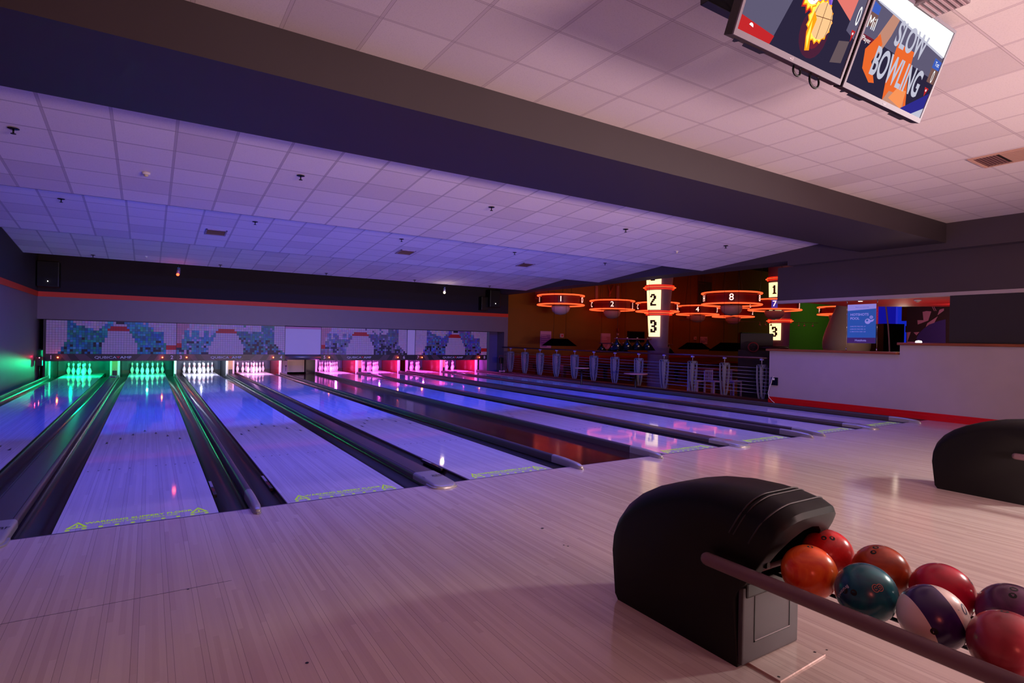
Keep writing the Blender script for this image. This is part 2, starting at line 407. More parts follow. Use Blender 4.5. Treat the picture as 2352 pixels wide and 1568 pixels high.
# foul detector boxes with label, standing in the gutters beside the lane edge
M_FB = mat('foul_unit', srgb(30, 24, 32), .35)
for n, s in ((2, 1), (3, -1), (4, -1)):
    x = LX[n]-.012 if s < 0 else LX[n]+W+.012
    y0 = .62
    t = thing('foul_detector', f'small foul detector strip beside lane {n} near the foul line', 'detector', (x, y0, 0), 'foul detectors')
    sx = -1 if s < 0 else 1
    a, b = sorted((x, x+sx*.030))
    MB().box(a, b, y0, y0+.56, -.035, -.004, .002).build('body', M_FB, t)
    MB().box(a+.004, b-.004, y0+.30, y0+.54, -.006, -.0028).build('label_strip', mat('grey_label', srgb(150, 140, 150), .4), t)
    MB().box(a+.004, b-.004, y0+.12, y0+.25, -.006, -.0028).build('lens', mat('dark_red_lens', srgb(110, 16, 26), .2), t)

def cap_profile(w, h, n=5):
    """rounded cross-section, list of (x,z) across the width"""
    r = min(.03, w*.42); pts = [(-w/2, -.02)]
    for i in range(n+1):
        a = PI-(PI/2)*i/n; pts.append((-w/2+r+r*math.cos(a), h-r+r*math.sin(a)))
    for i in range(n+1):
        a = PI/2-(PI/2)*i/n; pts.append((w/2-r+r*math.cos(a), h-r+r*math.sin(a)))
    pts.append((w/2, -.02)); return pts
def capping(cx, w, label, h=.05, wide=False, y1=17.45, badge=None):
    t = thing('ball_return_capping' if wide else 'lane_divider', label, 'capping' if wide else 'divider', (cx, 0, 0), 'cappings between the lanes')
    pr = cap_profile(w, h); mb = MB()
    ys = [.34, 1.6, 1.605, 4.9, 4.905, 9, 13, y1]
    mb.loft([[(cx+p[0], y, p[1]) for p in pr] for y in ys])
    body = mb.build('cap', M_CAP, t, smooth=True)
    if wide:
        for s in (-1, 1):
            MB().box(cx+s*(w/2-.028)-.002, cx+s*(w/2-.028)+.002, .36, y1, h-.004, h+.0012).build('seam_strip', M_BLK, body)
    # silver nose: narrows and dips to the approach floor
    mb = MB(); rings = []
    prn = cap_profile(w*1.02, h*1.03, 6)
    N = 18; y0, y1 = .36, (-.185 if not wide else -.20)
    for i in range(N+1):
        u = 1-(1-i/N)**1.8; y = y0+(y1-y0)*u
        dip = 1-.30*max(0, (u-.30)/.70)**1.5
        q = max(0, (u-.80)/.20); e = .35+.65*math.sqrt(max(0, 1-q*q)); dip *= .45+.55*math.sqrt(max(0, 1-q*q))
        rings.append([(cx+p[0]*e, y, (p[1]*dip if p[1] > 0 else (0.002 if y < -.01 else p[1]))) for p in prn])
    mb.loft(rings); nose = mb.build('nose_piece', M_SILV, t, smooth=True); nose['label'] = 'silver nose piece'
    mb = MB(); rings = []
    for i in range(11):
        u = i/10; y = .0+(y1-.012)*u; q = max(0, (u-.45)/.55); e = .25+.75*math.sqrt(max(0, 1-q*q))
        rings.append([(cx+s_*w*.57*e, y, z) for s_, z in ((-1, .001), (-1, .014), (-.94, .018), (.94, .018), (1, .014), (1, .001))])
    mb.loft(rings); mb.build('foot_rim', M_SILV, nose, smooth=True)
    if wide:
        mb = MB()
        mb.lathe([(.0001, h+.0032), (.004, h+.0032)], (cx, -.02, -.006), 10, caps=False)
        mb.build('screw', M_BLK, nose)
        if badge:
            mb = MB(); text_mb(mb, 'J    AMF', (cx, .13, h*1.06), .05, (1, 0, 0), (0, 1, 0), .0015)
            mb.box(cx-.01, cx+.07, .165, .168, h*1.06, h*1.06+.001); mb.box(cx-.01, cx+.07, .09, .093, h*1.06, h*1.06+.001)
            mb.build('maker_mark', badge, nose)
    return t
for a, b in ((1, 2), (3, 4), (5, 6), (7, 8)):
    cx = (LX[a]+W+LX[b])/2; w_ = LX[b]-LX[a]-W-2*GW-.004
    capping(cx, w_, f'wide grey ball return capping between lanes {a} and {b}, silver rounded nose', wide=True, badge={3: M_BLK, 5: M_TXTR, 7: M_BLK, 1: M_BLK}[a])
for cx, lab in ((LX[1]-GW-.035, 'narrow divider between lane 1 and the green-lit wall'), ((LX[2]+W+LX[3])/2, 'narrow silver-nosed divider between lanes 2 and 3'),
                (LX[4]+W+GW+.032, 'narrow divider between lane 4 and the dark walkway'), (LX[5]-GW-.032, 'narrow divider between the dark walkway and lane 5'),
                (LX[6]+W+GW+.032, 'narrow divider on the lane 6 side of the gap between lanes 6 and 7'), (LX[7]-GW-.032, 'narrow divider on the lane 7 side of the gap between lanes 6 and 7'),
                (LX[8]+W+GW+.035, 'narrow divider along lane 8 under the red baseboard and railing')):
    capping(cx, .062, lab, h=.075)
struct(MB().box(LX[6]+W+GW+.064, LX[7]-GW-.064, 0.0, 19.3, -.17, -.02).build('floor', M_CAPD))
struct(MB().box(LX[8]+W+GW+.067, 13.85, 0.0, 19.3, -.17, -.005).build('floor', M_CAPD))

# reset mechanism bits seen on the far cappings
for (x, y, lab) in ((-.36, 16.3, 'small grey plate lying on the far end of the capping between lanes 1 and 2'), (7.7, 16.3, 'small grey plate lying on the far end of the capping between lanes 5 and 6'), (11.4, 16.3, 'small grey plate lying on the far end of the capping between lanes 7 and 8')):
    t = thing('cover_plate', lab, 'plate', (x, y, .05))
    MB().box(x-.085, x+.085, y-.10, y+.10, .05, .085, .006).build('plate', mat('grey_plate', srgb(150, 140, 165), .4), t)
    MB().box(x-.06, x+.06, y-.102, y-.099, .056, .078).build('slot', M_BLK, t)

# ------------------------------------------------------------------ masking units
PAL = {1: ((40, 190, 190), (64, 190, 200), (130, 200, 205)), 3: ((138, 196, 204),)*3, 5: ((178, 180, 200),)*3, 7: ((160, 164, 200), (166, 164, 202), (176, 170, 204))}
def cell_col(D, c, r, a=1):
    rnd = random.random()
    jit = lambda col, a=.16: tuple(max(0, min(1, v*(1+a*(random.random()-.5)*2))) for v in col[:3])+(1,)
    white = srgb(226, 214, 220); red = srgb(226, 44, 50)
    hwA = [1.9, 2.8, 2.9, 3.9, 3.9, 4.7, 4.8, 5.7, 5.7, 6.7, 6.7, 6.7, 6.7, 6.7]
    hwB = [2.4, 3.1, 3.6, 4.3, 4.3, 5.0, 5.6, 6.1, 6.6, 7.1, 7.4, 7.4, 7.4, 7.4]
    cc = 25.4 if D == 'A' else 20.7; hw = (hwA if D == 'A' else hwB)[r]; x = c+.5
    if abs(x-cc) < hw:
        if D == 'A' and r in (2, 3): return red if r == 3 or abs(x-cc) < 2.9 else white
        if D == 'B' and r in (2, 3): return red
        if r == 0 and abs(x-cc) < 1.8 and D == 'A': return srgb(40, 20, 40)
        return jit(white, .03)
    if D == 'A':
        lim = 7.4 if r < 9 else (6.4 if r < 11 else (5.4 if r < 13 else 4.4))
        rim = 41.6 if r < 9 else (42.5 if r < 10 else 43.4)
        if x < lim: return jit(white, .04)
        if x > rim:
            if r in (10, 11) and x > 43.2: return red
            return jit(white, .04)
        if r == 0 and 9 < x < 21 or r == 1 and 10 < x < 20 or r == 2 and 13 < x < 19 or r == 3 and 15.5 < x < 18: return jit(white, .1)
        if r <= 1 and x > 34+rnd*3 or r in (2, 3) and x > 38: return jit(white, .1)
        base = srgb(*PAL[a][0]) if x < 25 else srgb(*PAL[a][1])
        if r < 4 and x > 19: base = srgb(*PAL[a][2])
        if r >= 7 and rnd < .05+.028*(r-6): return jit(srgb(20, 52, 62) if a == 1 else srgb(70, 52, 80), .4)
        if rnd > .93: return jit(srgb(150, 200, 220), .1)
        return jit(base, .30)
    lim = 42.4 if r < 9 else 42.4+(r-8)*.9
    if x > lim: return jit(white, .03)
    if r in (9, 10) and x < 1.7: return red
    if x < 2.2+max(0, (5-r))*.6 and r < 9: return jit(srgb(226, 190, 196), .04)
    if x < cc:
        if r < 3 or (r < 7 and x < 3.5) or (r in (3, 4, 5) and (5 < x < 6 or 9 < x < 11 or 12.5 < x < 14)): return jit(white, .08)
        if r == 8 and (6 < x < 7 or 12 < x < 13): return srgb(40, 50, 80)
        if r >= 8 and rnd < .2: return jit(srgb(70, 90, 130), .2)
        if rnd > .86: return jit(srgb(206, 206, 222), .05)
        return jit(srgb(*PAL[a][0]), .18)
    if r < 3 and x < 36 and rnd > .25: return jit(white, .08)
    if r >= 6 and rnd < .06*(r-4): return jit(srgb(88, 74, 104), .3)
    if rnd > .93: return jit(srgb(200, 196, 214), .05)
    return jit(tuple(v*.85 for v in srgb(*PAL[a][0])), .22)
M_MOS = mat('mosaic_print', rough=.5); T = NT(M_MOS); ca = T.n('ShaderNodeVertexColor', layer_name='cells'); T.link(ca.outputs[0], T.b.inputs['Base Color'])
def mask(x0, x1, a, b, D):
    random.seed(hash(D) % 7 + a)
    z0, z1 = .757, 1.775; nc, nr = 47, 14
    t = thing('pin_masking_unit', f'mosaic masking panel with a big white pin and numbers {a} and {b}', 'masking panel', ((x0+x1)/2, MY, .537), 'masking panels over the pins')
    pn = MB().box(x0, x1, MY+.012, MY+.05, z0, z1+.02).build('backing', M_BLK, t)
    mb = MB(); lay = mb.bm.loops.layers.color.new('cells'); dx = (x1-x0)/nc; dz = (z1-z0)/nr; g = .0022
    for c in range(nc):
        for r in range(nr):
            col = cell_col(D, c, r, a); X0 = x0+c*dx+g; X1 = x0+(c+1)*dx-g; Z1 = z1-r*dz-g; Z0 = z1-(r+1)*dz+g
            f = mb.bm.faces.new([mb.bm.verts.new(p) for p in ((X0, MY+.009, Z0), (X1, MY+.009, Z0), (X1, MY+.009, Z1), (X0, MY+.009, Z1))])
            s_ = [v**(1/2.2) if False else v for v in col]
            for l in f.loops: l[lay] = s_
    o = mb.build('mosaic_panel', M_MOS, t); o['label'] = 'mosaic picture of a white pin with a red neck band'
    band = MB().box(x0, x1, MY-.004, MY+.06, .537, z0, .002).build('number_band', M_MASKF, t)
    mb = MB(); y = MY-.0055
    for s in (-1, 1):
        c = (x0+x1)/2
        for u0, u1 in ((.62, .98), (1.06, 1.34)):
            q = [(c+s*(u0-.10 if u1 < 1 else u0), .54), (c+s*(u1-.13), .54), (c+s*(u1+.02), .754), (c+s*(u0+.12), .754)]
            q = [(p[0], y, p[1]) for p in q]; mb.face(q if s > 0 else q[::-1])
    mb.build('band_shapes', M_MASKB, band)
    cx = (-.247 if a == 1 else 2.95 if a == 3 else 7.6 if a == 5 else 11.65)
    mb = MB(); text_mb(mb, 'QUBICA', (cx-.045, MY-.006, .648), .075, sx=1.42, align='RIGHT', depth=.0008); text_mb(mb, 'AMF', (cx+.045, MY-.006, .648), .075, sx=1.5, align='LEFT', depth=.0008, bold=.012)
    mb.build('maker_lettering', M_TXT, band)
    MB().face([(cx-.05, MY-.0068, .685), (cx, MY-.0068, .615), (cx+.05, MY-.0068, .685)]).build('maker_triangle', M_TXTR, band)
    for n, s in ((a, -1), (b, 1)):
        nx = x0+.125 if s < 0 else x1-.118
        mb = MB(); text_mb(mb, str(n), (nx, MY-.006, .650), .115, depth=.0008, bold=.012); q = mb.build('lane_number', M_TXT, band); q['label'] = f'white numeral {n}'
        lx = x0+.292 if s < 0 else x1-.385
        mb = MB(); mb.lathe([(.034, 0), (.034, -.02), (.026, -.03)], (lx, MY-.002, .651), 16, axis=1); lo = mb.build('lamp_housing', M_BLKG, band)
        mb = MB(); mb.use(M_LEDR).lathe([(.0001, -.034), (.026, -.031)], (lx, MY-.002, .651), 16, axis=1, caps=False); mb.use(M_LEDC).lathe([(.0001, -.036), (.012, -.0345)], (lx, MY-.002, .651), 12, axis=1, caps=False)
        mb.build('red_lamp', None, lo)
        point('lamp_glow', (lx, MY-.09, .651), 1.1, (1, .12, .02), .02)
    return t
for p in PAIRS: mask(*p)
# plain panels between the masking units
PAN = paint('white_panel', srgb(214, 200, 210), .55, .06)
tp = thing('filler_panel', 'wide plain white panel between the masking units of lanes 4 and 5', 'panel', (5.37, MY, .757))
MB().box(4.735, 6.008, MY+.012, MY+.05, .757, 1.775, .003).build('panel', PAN, tp)
MB().box(4.735, 6.008, MY+.008, MY+.014, 1.70, 1.775).build('top_strip', mat('pink_strip', srgb(206, 130, 160), .5), tp)
tr = thing('roller_housing', 'dull metal roller housing under the wide white panel beside lane 4', 'roller', (5.37, MY, .6))
mb = MB(); mb.cyl((4.735, MY+.06, .655), (6.008, MY+.06, .655), .098, 24); mb.build('drum', mat('speckled_metal', srgb(120, 116, 118), .35, .5), tr)
for x in (4.73, 6.0): MB().box(x-.012, x+.012, MY-.02, MY+.17, .54, .757).build('end_bracket', M_BLK, tr)
tp = thing('filler_panel', 'narrow plain white panel between the masking units of lanes 6 and 7', 'panel', (9.61, MY, .757))
MB().box(9.445, 9.787, MY+.012, MY+.05, .757, 1.775, .003).build('panel', PAN, tp)
MB().box(9.445, 9.787, MY+.0, MY+.05, .537, .757).build('band', M_MASKF, tp)
struct(MB().box(-2.10, -2.045, MY-.01, 17.5, -.1, 1.785).build('trim_5', M_BLK))
for x in (1.333, 4.728, 6.014, 9.437, 9.793): struct(MB().box(x-.004, x+.004, MY-.012, MY+.02, .54, 1.775).build('trim_6', M_BLK))

# ------------------------------------------------------------------ pin decks
PITC = {1: (0.0, 1, .36), 2: (.03, 1, .50), 3: (.70, .74, 1), 4: (1, .46, 1), 5: (1, .16, .95), 6: (1, .10, .85), 7: (1, .08, .80), 8: (1, .08, .78)}
PITP = {1: 55, 2: 50, 3: 50, 4: 55, 5: 80, 6: 80, 7: 80, 8: 80}
def kick(x, s, n, lab):
    """side board of a pin deck; s is the side the lane is on"""
    t = thing('kickback', lab, 'side board', (x, 17.5, 0), 'side boards of the pin decks')
    MB().box(x-.02, x+.02, 17.5, DECK1+.1, -.16, .62).build('board', M_KICKD if n <= 3 else M_KICK, t)
    MB().box(x-.035, x+.035, 17.38, 17.5, -.03, .56, .004).build('front_post', M_KICKW, t)
    return t
for n, x in LX.items():
    if n != 3: kick(x-GW-.03, 1, n, f'pin deck side board of lane {n}, towards the green-lit wall')
    kick(x+W+GW+.03, -1, n, f'pin deck side board of lane {n}, towards the pool room')
    t = thing('pit_curtain', f'dark curtain hanging behind the pins of lane {n}', 'curtain', (x+W/2, DECK1+.05, .6), 'curtains behind the pins')
    mb = MB(); cols = 24; x0 = x-GW; x1 = x+W+GW
    mb.loft([[(x0+(x1-x0)*i/cols, DECK1+.05+.006*math.sin(i*1.9), z) for i in range(cols+1)] for z in (.10, .8)], closed=False)
    mb.build('curtain', M_CURT, t); MB().box(x0, x1, DECK1, DECK1+.1, -.16, .10).build('ball_cushion', M_BLK, t)
    c = (x+W/2, 17.02, .63)
    e = mat(f'tube_glow_{n}', (1, 1, 1, 1), .5, emit=tuple(PITC[n])+(1,), es=22)
    t = thing('tube_light', f'tube light behind the number band, mirrored in lane {n}', 'lamp', c, 'tube lights over the pins')
    mb = MB(); mb.cyl((c[0]-.5, c[1], c[2]), (c[0]+.5, c[1], c[2]), .013, 10); mb.build('tube', e, t)
    MB().box(c[0]-.53, c[0]+.53, MY+.058, c[1]+.025, c[2]+.018, c[2]+.05).build('fitting', M_WHITE, t)
    area('pin_light', (c[0], 17.12, .66), (c[0], 18.6, .12), .9, PITP[n], PITC[n], .08)
    point('deck_spill', (c[0]-(.25 if n == 1 else -.2 if n == 8 else 0), 17.5, .47), PITP[n]*(.9 if n == 1 else .16), PITC[n], .03)  # added unseen point light, makes the glow that escapes under the mask
for a, b in ((1, 2), (3, 4), (5, 6), (7, 8)):
    x0 = LX[a]+W+GW+.05; x1 = LX[b]-GW-.05; cx = (x0+x1)/2
    t = thing('ball_accelerator_cover', f'tan board with black slot between pin decks of lanes {a} and {b}', 'cover', (cx, 17.35, 0), 'tan covers between pin decks')
    MB().box(x0, x1, 17.32, 17.36, .0, .53, .003).build('board', M_TAN, t)
    MB().box(x0+.012, x1-.012, 17.30, 17.33, .05, .20, .003).build('slot', M_BLK, t)
    mb = MB(); mb.lathe([(.008, -.004), (.008, .004)], (cx, 17.31, .24), 10, axis=1); mb.build('bolt', M_BLK, t)
# backs and dark fill round the pits
struct(MB().box(-2.25, 14.27, DECK1+.2, DECK1+.3, -.3, 1.8).build('wall_pit', M_BLACKP))
struct(MB().box(-2.25, 13.3, 17.0, DECK1+.2, .86, .9).build('ceiling_pit', M_BLACKP))
# service gap: perforated machine guard
t = thing('machine_guard', 'pale perforated metal guard standing in the gap between lanes 4 and 5', 'guard', (5.3, 17.6, 0))
mb = MB()
mb.box(5.00, 5.62, 17.6, 17.62, .06, .54); mb.build('guard_sheet', mat('tan_metal', srgb(176, 160, 134), .45, .2), t)
mb = MB()
for i in range(16):
    for j in range(11):
        mb.box(5.045+i*.036, 5.060+i*.036, 17.597, 17.601, .10+j*.039, .116+j*.039)
mb.build('perforations', M_BLK, t)
MB().box(4.80, 4.98, 17.52, 17.62, -.01, .50, .01).build('motor_box', mat('pale_machine', srgb(170, 160, 160), .5), t)
mb = MB(); mb.sphere((4.93, 17.49, .30), .028, 12); mb.cyl((4.93, 17.5, .3), (4.93, 17.5, .1), .006, 6); mb.build('lever', M_BLK, t)
MB().box(5.64, 5.98, 17.4, 18.6, -.15, .62).build('dark_cabinet', M_BLKG, t)

# pins
PROF = [(.0001, 0), (.0257, 0), (.0285, .004), (.0358, .019), (.0454, .0572), (.0530, .08), (.0600, .1016), (.0605, .1143), (.0590, .130), (.0535, .1492), (.0417, .184), (.0295, .213), (.0249, .235), (.0228, .2540), (.0237, .277), (.0262, .300), (.0310, .3270), (.0323, .342), (.0310, .358), (.0240, .372), (.012, .3795), (.0001, .381)]
def prof_r(h):
    for (r0, h0), (r1, h1) in zip(PROF, PROF[1:]):
        if h0 <= h <= h1: return r0+(r1-r0)*(h-h0)/(h1-h0+1e-9)
def make_pin():
    t = thing('bowling_pin', '', 'pin', (0, 0, 0))
    b = MB().lathe(PROF, n=20).build('body', M_PIN, t)
    for h in (.242, .268):
        mb = MB(); mb.lathe([(prof_r(h+d)+.0007, h+d) for d in (-.0075, 0, .0075)], n=20, caps=False); mb.build('red_stripe', M_PINR, b)
    mb = MB(); mb.cyl((0, 0, .378), (0, 0, .84), .0028, 6); mb.build('cord', mat('cord', srgb(200, 196, 196), .6), t)
    return t
proto = None
ROW = ['head pin', 'second row', 'third row', 'back row']
for n, x in LX.items():
    for r in range(4):
        for i in range(r+1):
            if n == 1 and (r, i) in ((3, 3), (2, 2), (3, 2)): continue
            if proto is None: proto = p = make_pin()
            else: p = copy_tree(proto)
            p.location = (x+W/2+(i-r/2)*.3048, 18.288+r*.264, 0)
            which = 'head pin' if r == 0 else f'{["", "first", "second", "third", "fourth"][i+1]} pin across the {ROW[r]}'
            p['label'] = f'white {which} of the rack on lane {n}'
            p['group'] = f'pins standing at the end of lane {n}'
# ------------------------------------------------------------------ ball return
def hood(cx, cy, lab):
    """cy shifts the hood along the lanes; shape given for base rear at y=-2.79"""
    t = thing('ball_return_hood', lab, 'ball return', (cx, cy-3.2, 0), 'black ball return hoods')
    prof = [(-3.57, .0), (-2.80, .0), (-2.775, .03), (-2.735, .30), (-2.74, .40), (-2.765, .48), (-2.82, .555), (-2.90, .62), (-3.0, .675), (-3.12, .722), (-3.25, .757), (-3.40, .778), (-3.55, .782), (-3.66, .774), (-3.75, .757), (-3.79, .737), (-3.80, .712), (-3.788, .68), (-3.755, .62), (-3.71, .55), (-3.66, .47), (-3.61, .39), (-3.58, .33)]
    hw = .222; rings = []
    # cross-sections across the width: the outline shrinks towards the cheeks so the crown is rounded
    def shr(u):  # u -1..1 ; returns inset
        return .075*(1-math.sqrt(max(0, 1-max(0, (abs(u)-.45)/.55)**2)))*1.35
    us = [-1, -.985, -.95, -.88, -.78, -.66, -.5, -.25, 0, .25, .5, .66, .78, .88, .95, .985, 1]
    for u in us:
        ins = shr(u); ring = []
        for (y, z) in prof:
            k = min(1, max(0, (z-.02)/.35))
            zz = z-ins*(1.0 if z > .5 else (z/.5)**2 if z > 0 else 0)*(1 if y > -3.84 else .8)
            ym = -3.2; yy = y-(y-ym)*ins*(1.3 if y < -3.3 and z > .3 else .35)*k
            ring.append((cx+u*hw, cy+yy, zz))
        rings.append(ring)
    mb = MB(); mb.loft(rings); body = mb.build('shell', M_PLAS, t, smooth=True)
    # mouth opening
    cb = MB(); arch = [(-.155, .30), (.155, .30), (.16, .46), (.145, .55), (.11, .615), (.06, .648), (0, .658), (-.06, .648), (-.11, .615), (-.145, .55), (-.16, .46)]
    cb.prism([(cx+p[0], p[1]) for p in arch], 1, cy-4.1, cy-3.25)
    cut = cb.build('cut', M_BLK, t)
    md = body.modifiers.new('b', 'BOOLEAN'); md.operation = 'DIFFERENCE'; md.object = cut; md.solver = 'EXACT'
    dg = bpy.context.evaluated_depsgraph_get(); dg.update()
    me = bpy.data.meshes.new_from_object(body.evaluated_get(dg)); body.modifiers.clear(); body.data = me
    bpy.data.objects.remove(cut)
    me.materials.clear(); me.materials.append(M_PLAS)
    for f in me.polygons: f.use_smooth = True; f.material_index = 0
    me.set_sharp_from_angle(angle=math.radians(35))
    # lining inside the mouth
    mb = MB(); mb.box(cx-.15, cx+.15, cy-3.30, cy-3.262, .30, .655); mb.build('throat', M_BLK, body)
    # ridges over the crown behind the lip
    for yy, r in ((-3.62, .0036), (-3.645, .0030), (-3.735, .0036)):
        ztop = {-3.62: .780, -3.645: .777, -3.735: .762}[yy]; pts = []
        for u in [-1+.08*i for i in range(26)]:
            ins = shr(u); pts.append((cx+u*(hw+.0005), cy+yy+(-3.2-yy)*ins*1.3, ztop-ins+.001))
        pts = [(pts[0][0], pts[0][1]+.05, pts[0][2]-.09)]+pts+[(pts[-1][0], pts[-1][1]+.05, pts[-1][2]-.09)]
        mb = MB(); mb.tube(pts, r, 6); mb.build('ridge', M_PLAS2, body)
    # lower access panel on the player side
    mb = MB(); mb.use(M_PLAS2).box(cx-hw+.004, cx+hw-.004, cy-3.592, cy-3.565, .012, .36, .008); mb.build('front_plate', None, t)
    mb = MB(); x0, x1, z0, z1 = cx-.135, cx+.145, .10, .345
    for a, b, c_, d in ((x0, x1, z0, z0+.006), (x0, x0+.006, z0, z1), (x1-.006, x1, z0, z1)): mb.box(a, b, cy-3.5945, cy-3.588, c_, d)
    mb.build('panel_groove', M_BLK, t)
    mb = MB(); mb.box(x0+.004, x1-.004, cy-3.597, cy-3.592, z0+.006, z0+.010); mb.build('panel_edge', mat('edge_grey', srgb(130, 122, 126), .3), t)
    mb = MB(); mb.box(cx-.20, cx+.20, cy-3.60, cy-3.30, .31, .385, .01); mb.build('bracket', M_BLK, t)
    for sx, yy, zz in ((-1, -3.665, .50), (1, -3.715, .585)):
        mb = MB(); mb.box(cx+sx*.165-.014, cx+sx*.165+.014, cy+yy-.012, cy+yy+.012, zz-.03, zz+.03, .004); mb.build('latch', M_BLKG, t)
        mb = MB(); mb.sphere((cx+sx*.165, cy+yy-.012, zz+.02), .005, 8); mb.build('screw', M_CHR, t)
    return t
HX = 3.04
hood(HX, 0, 'black moulded ball return hood with open mouth above the row of coloured balls')
hood(7.70, .22, 'black ball return hood further back, cut off by the right edge of the picture')
def rack(cx, cy, y_end, lab, zt=.455):
    t = thing('ball_rack', lab, 'ball rack', (cx, cy-4.0, 0), 'ball racks')
    for s in (-1, 1):
        mb = MB(); y0 = cy-3.44 if s < 0 else cy-3.60
        mb.tube([(cx+s*.295, y0, zt), (cx+s*.295, y_end, zt-.005)], .030, 16); mb.sphere((cx+s*.295, y0, zt), .030, 16, .98); mb.build('side_rail', M_TUBE, t, smooth=True)
    for q in (-.222, -.062, .062, .222):
        mb = MB(); mb.cyl((cx+q, cy-3.62, .408), (cx+q, y_end, .404), .008, 10); mb.build('ball_rail', M_BLKG, t)
    for s in (-1, 1): MB().box(*sorted((cx+s*.278, cx+s*.262)), y_end, cy-3.62, zt-.03, zt+.012, .003).build('inner_strip', M_BLK, t)
    mb = MB(); mb.box(cx-.20, cx+.20, cy-4.9, cy-4.82, 0, zt-.06, .01); mb.build('support', M_PLAS, t)
    mb = MB(); mb.cyl((cx-.295, cy-3.62, zt-.012), (cx+.295, cy-3.62, zt-.012), .012, 10); mb.build('cross_bar', M_TUBE, t)
    return t
rack(HX+.02, 0, -5.75, 'ball rack with a dull mauve side tube holding the coloured balls')
rack(7.72, .22, -5.5, 'ball rack attached to the further black hood')

def ball_mat(name, fn, rough=.26):
    m = mat(name, (1, 1, 1, 1), rough, coat=.15); T = NT(m); o, xyz = T.obj(); T.link(fn(T, o, xyz), T.b.inputs['Base Color']); return m
def swirl(c1, c2, sc=9, bias=.5, k=3.0):
    def f(T, o, xyz):
        n = T.n('ShaderNodeTexNoise'); n.inputs['Scale'].default_value = sc; n.inputs['Detail'].default_value = 3; n.inputs['Distortion'].default_value = 1.6; T.link(o, n.inputs['Vector'])
        v = T.m('MULTIPLY', T.m('SUBTRACT', n.outputs['Fac'], bias), k); v = T.m('ADD', v, .5, clamp=True)
        return T.mix(v, c1, c2)
    return f
def striped(T, o, xyz):
    v = T.n('ShaderNodeVectorMath', operation='DOT_PRODUCT'); T.link(o, v.inputs[0]); v.inputs[1].default_value = Vector((.70, -.58, .40)).normalized()
    d = T.m('ABSOLUTE', T.m('SUBTRACT', v.outputs['Value'], -.002))
    return T.mix(T.m('LESS_THAN', d, .047), srgb(232, 214, 206), srgb(52, 24, 92))
BALLS = [
    ('orange', (2.925, -3.83), 'mottled orange bowling ball beside the black hood mouth', swirl(srgb(255, 116, 40), srgb(226, 50, 22), 8)),
    ('teal', (2.925, -4.056), 'dark teal bowling ball with an outlined number 8', swirl(srgb(20, 118, 128), srgb(22, 44, 84), 5, .52, 2.5)),
    ('banded', (2.920, -4.280), 'white bowling ball with a broad purple band', striped),
    ('wine', (2.905, -4.495), 'dusky pink-red bowling ball in front of the plum one', swirl(srgb(186, 70, 80), srgb(140, 34, 50), 4)),
    ('red', (3.205, -3.755), 'plain red bowling ball with two dark finger holes on top', swirl(srgb(226, 44, 46), srgb(206, 34, 36), 20)),
    ('rust', (3.200, -3.984), 'rust brown bowling ball behind the teal one', swirl(srgb(178, 72, 32), srgb(140, 48, 24), 9)),
    ('magenta', (3.190, -4.208), 'crimson pink bowling ball in the far row, between the rust and purple ones', swirl(srgb(204, 22, 60), srgb(160, 16, 44), 4)),
    ('plum', (3.190, -4.425), 'dark plum bowling ball in the far row at the picture edge', swirl(srgb(92, 34, 84), srgb(60, 20, 56), 6)),
]
R_B = .1085; BZ = .500
def on_ball(c, n, up, r):
    n = Vector(n).normalized(); X = Vector(up).cross(n).normalized(); Y = n.cross(X)
    def f(u, v):
        return Vector(c)+(n*1.0+X*(u/R_B)+Y*(v/R_B)).normalized()*r
    return f
def bdir(c, px, py):
    """outward direction of the point of the ball that lies under this line of sight"""
    c = Vector(c); d = ray(px, py).normalized(); m = CAM_C-c; b = m.dot(d); q = b*b-(m.dot(m)-R_B**2); return tuple((CAM_C+d*(-b-math.sqrt(max(q, 0)))-c).normalized())
CR = Vector((0.843, -0.537, 0.02)); CU = Vector((-.015, .013, 1))
HP = {'orange': ((1866, 1254),), 'teal': ((1950, 1360),), 'banded': ((2146, 1450),), 'red': ((1902, 1236),), 'wine': ((2312, 1402),), 'rust': ((2010, 1262),), 'magenta': ((2230, 1330),), 'plum': ((2330, 1360),)}
HOLES = {nm: tuple(bdir((bx, by, BZ), *p) for p in HP[nm]) for nm, (bx, by), _, _ in BALLS}
M_HOLE = mat('finger_hole_dark', srgb(8, 4, 6), .7)
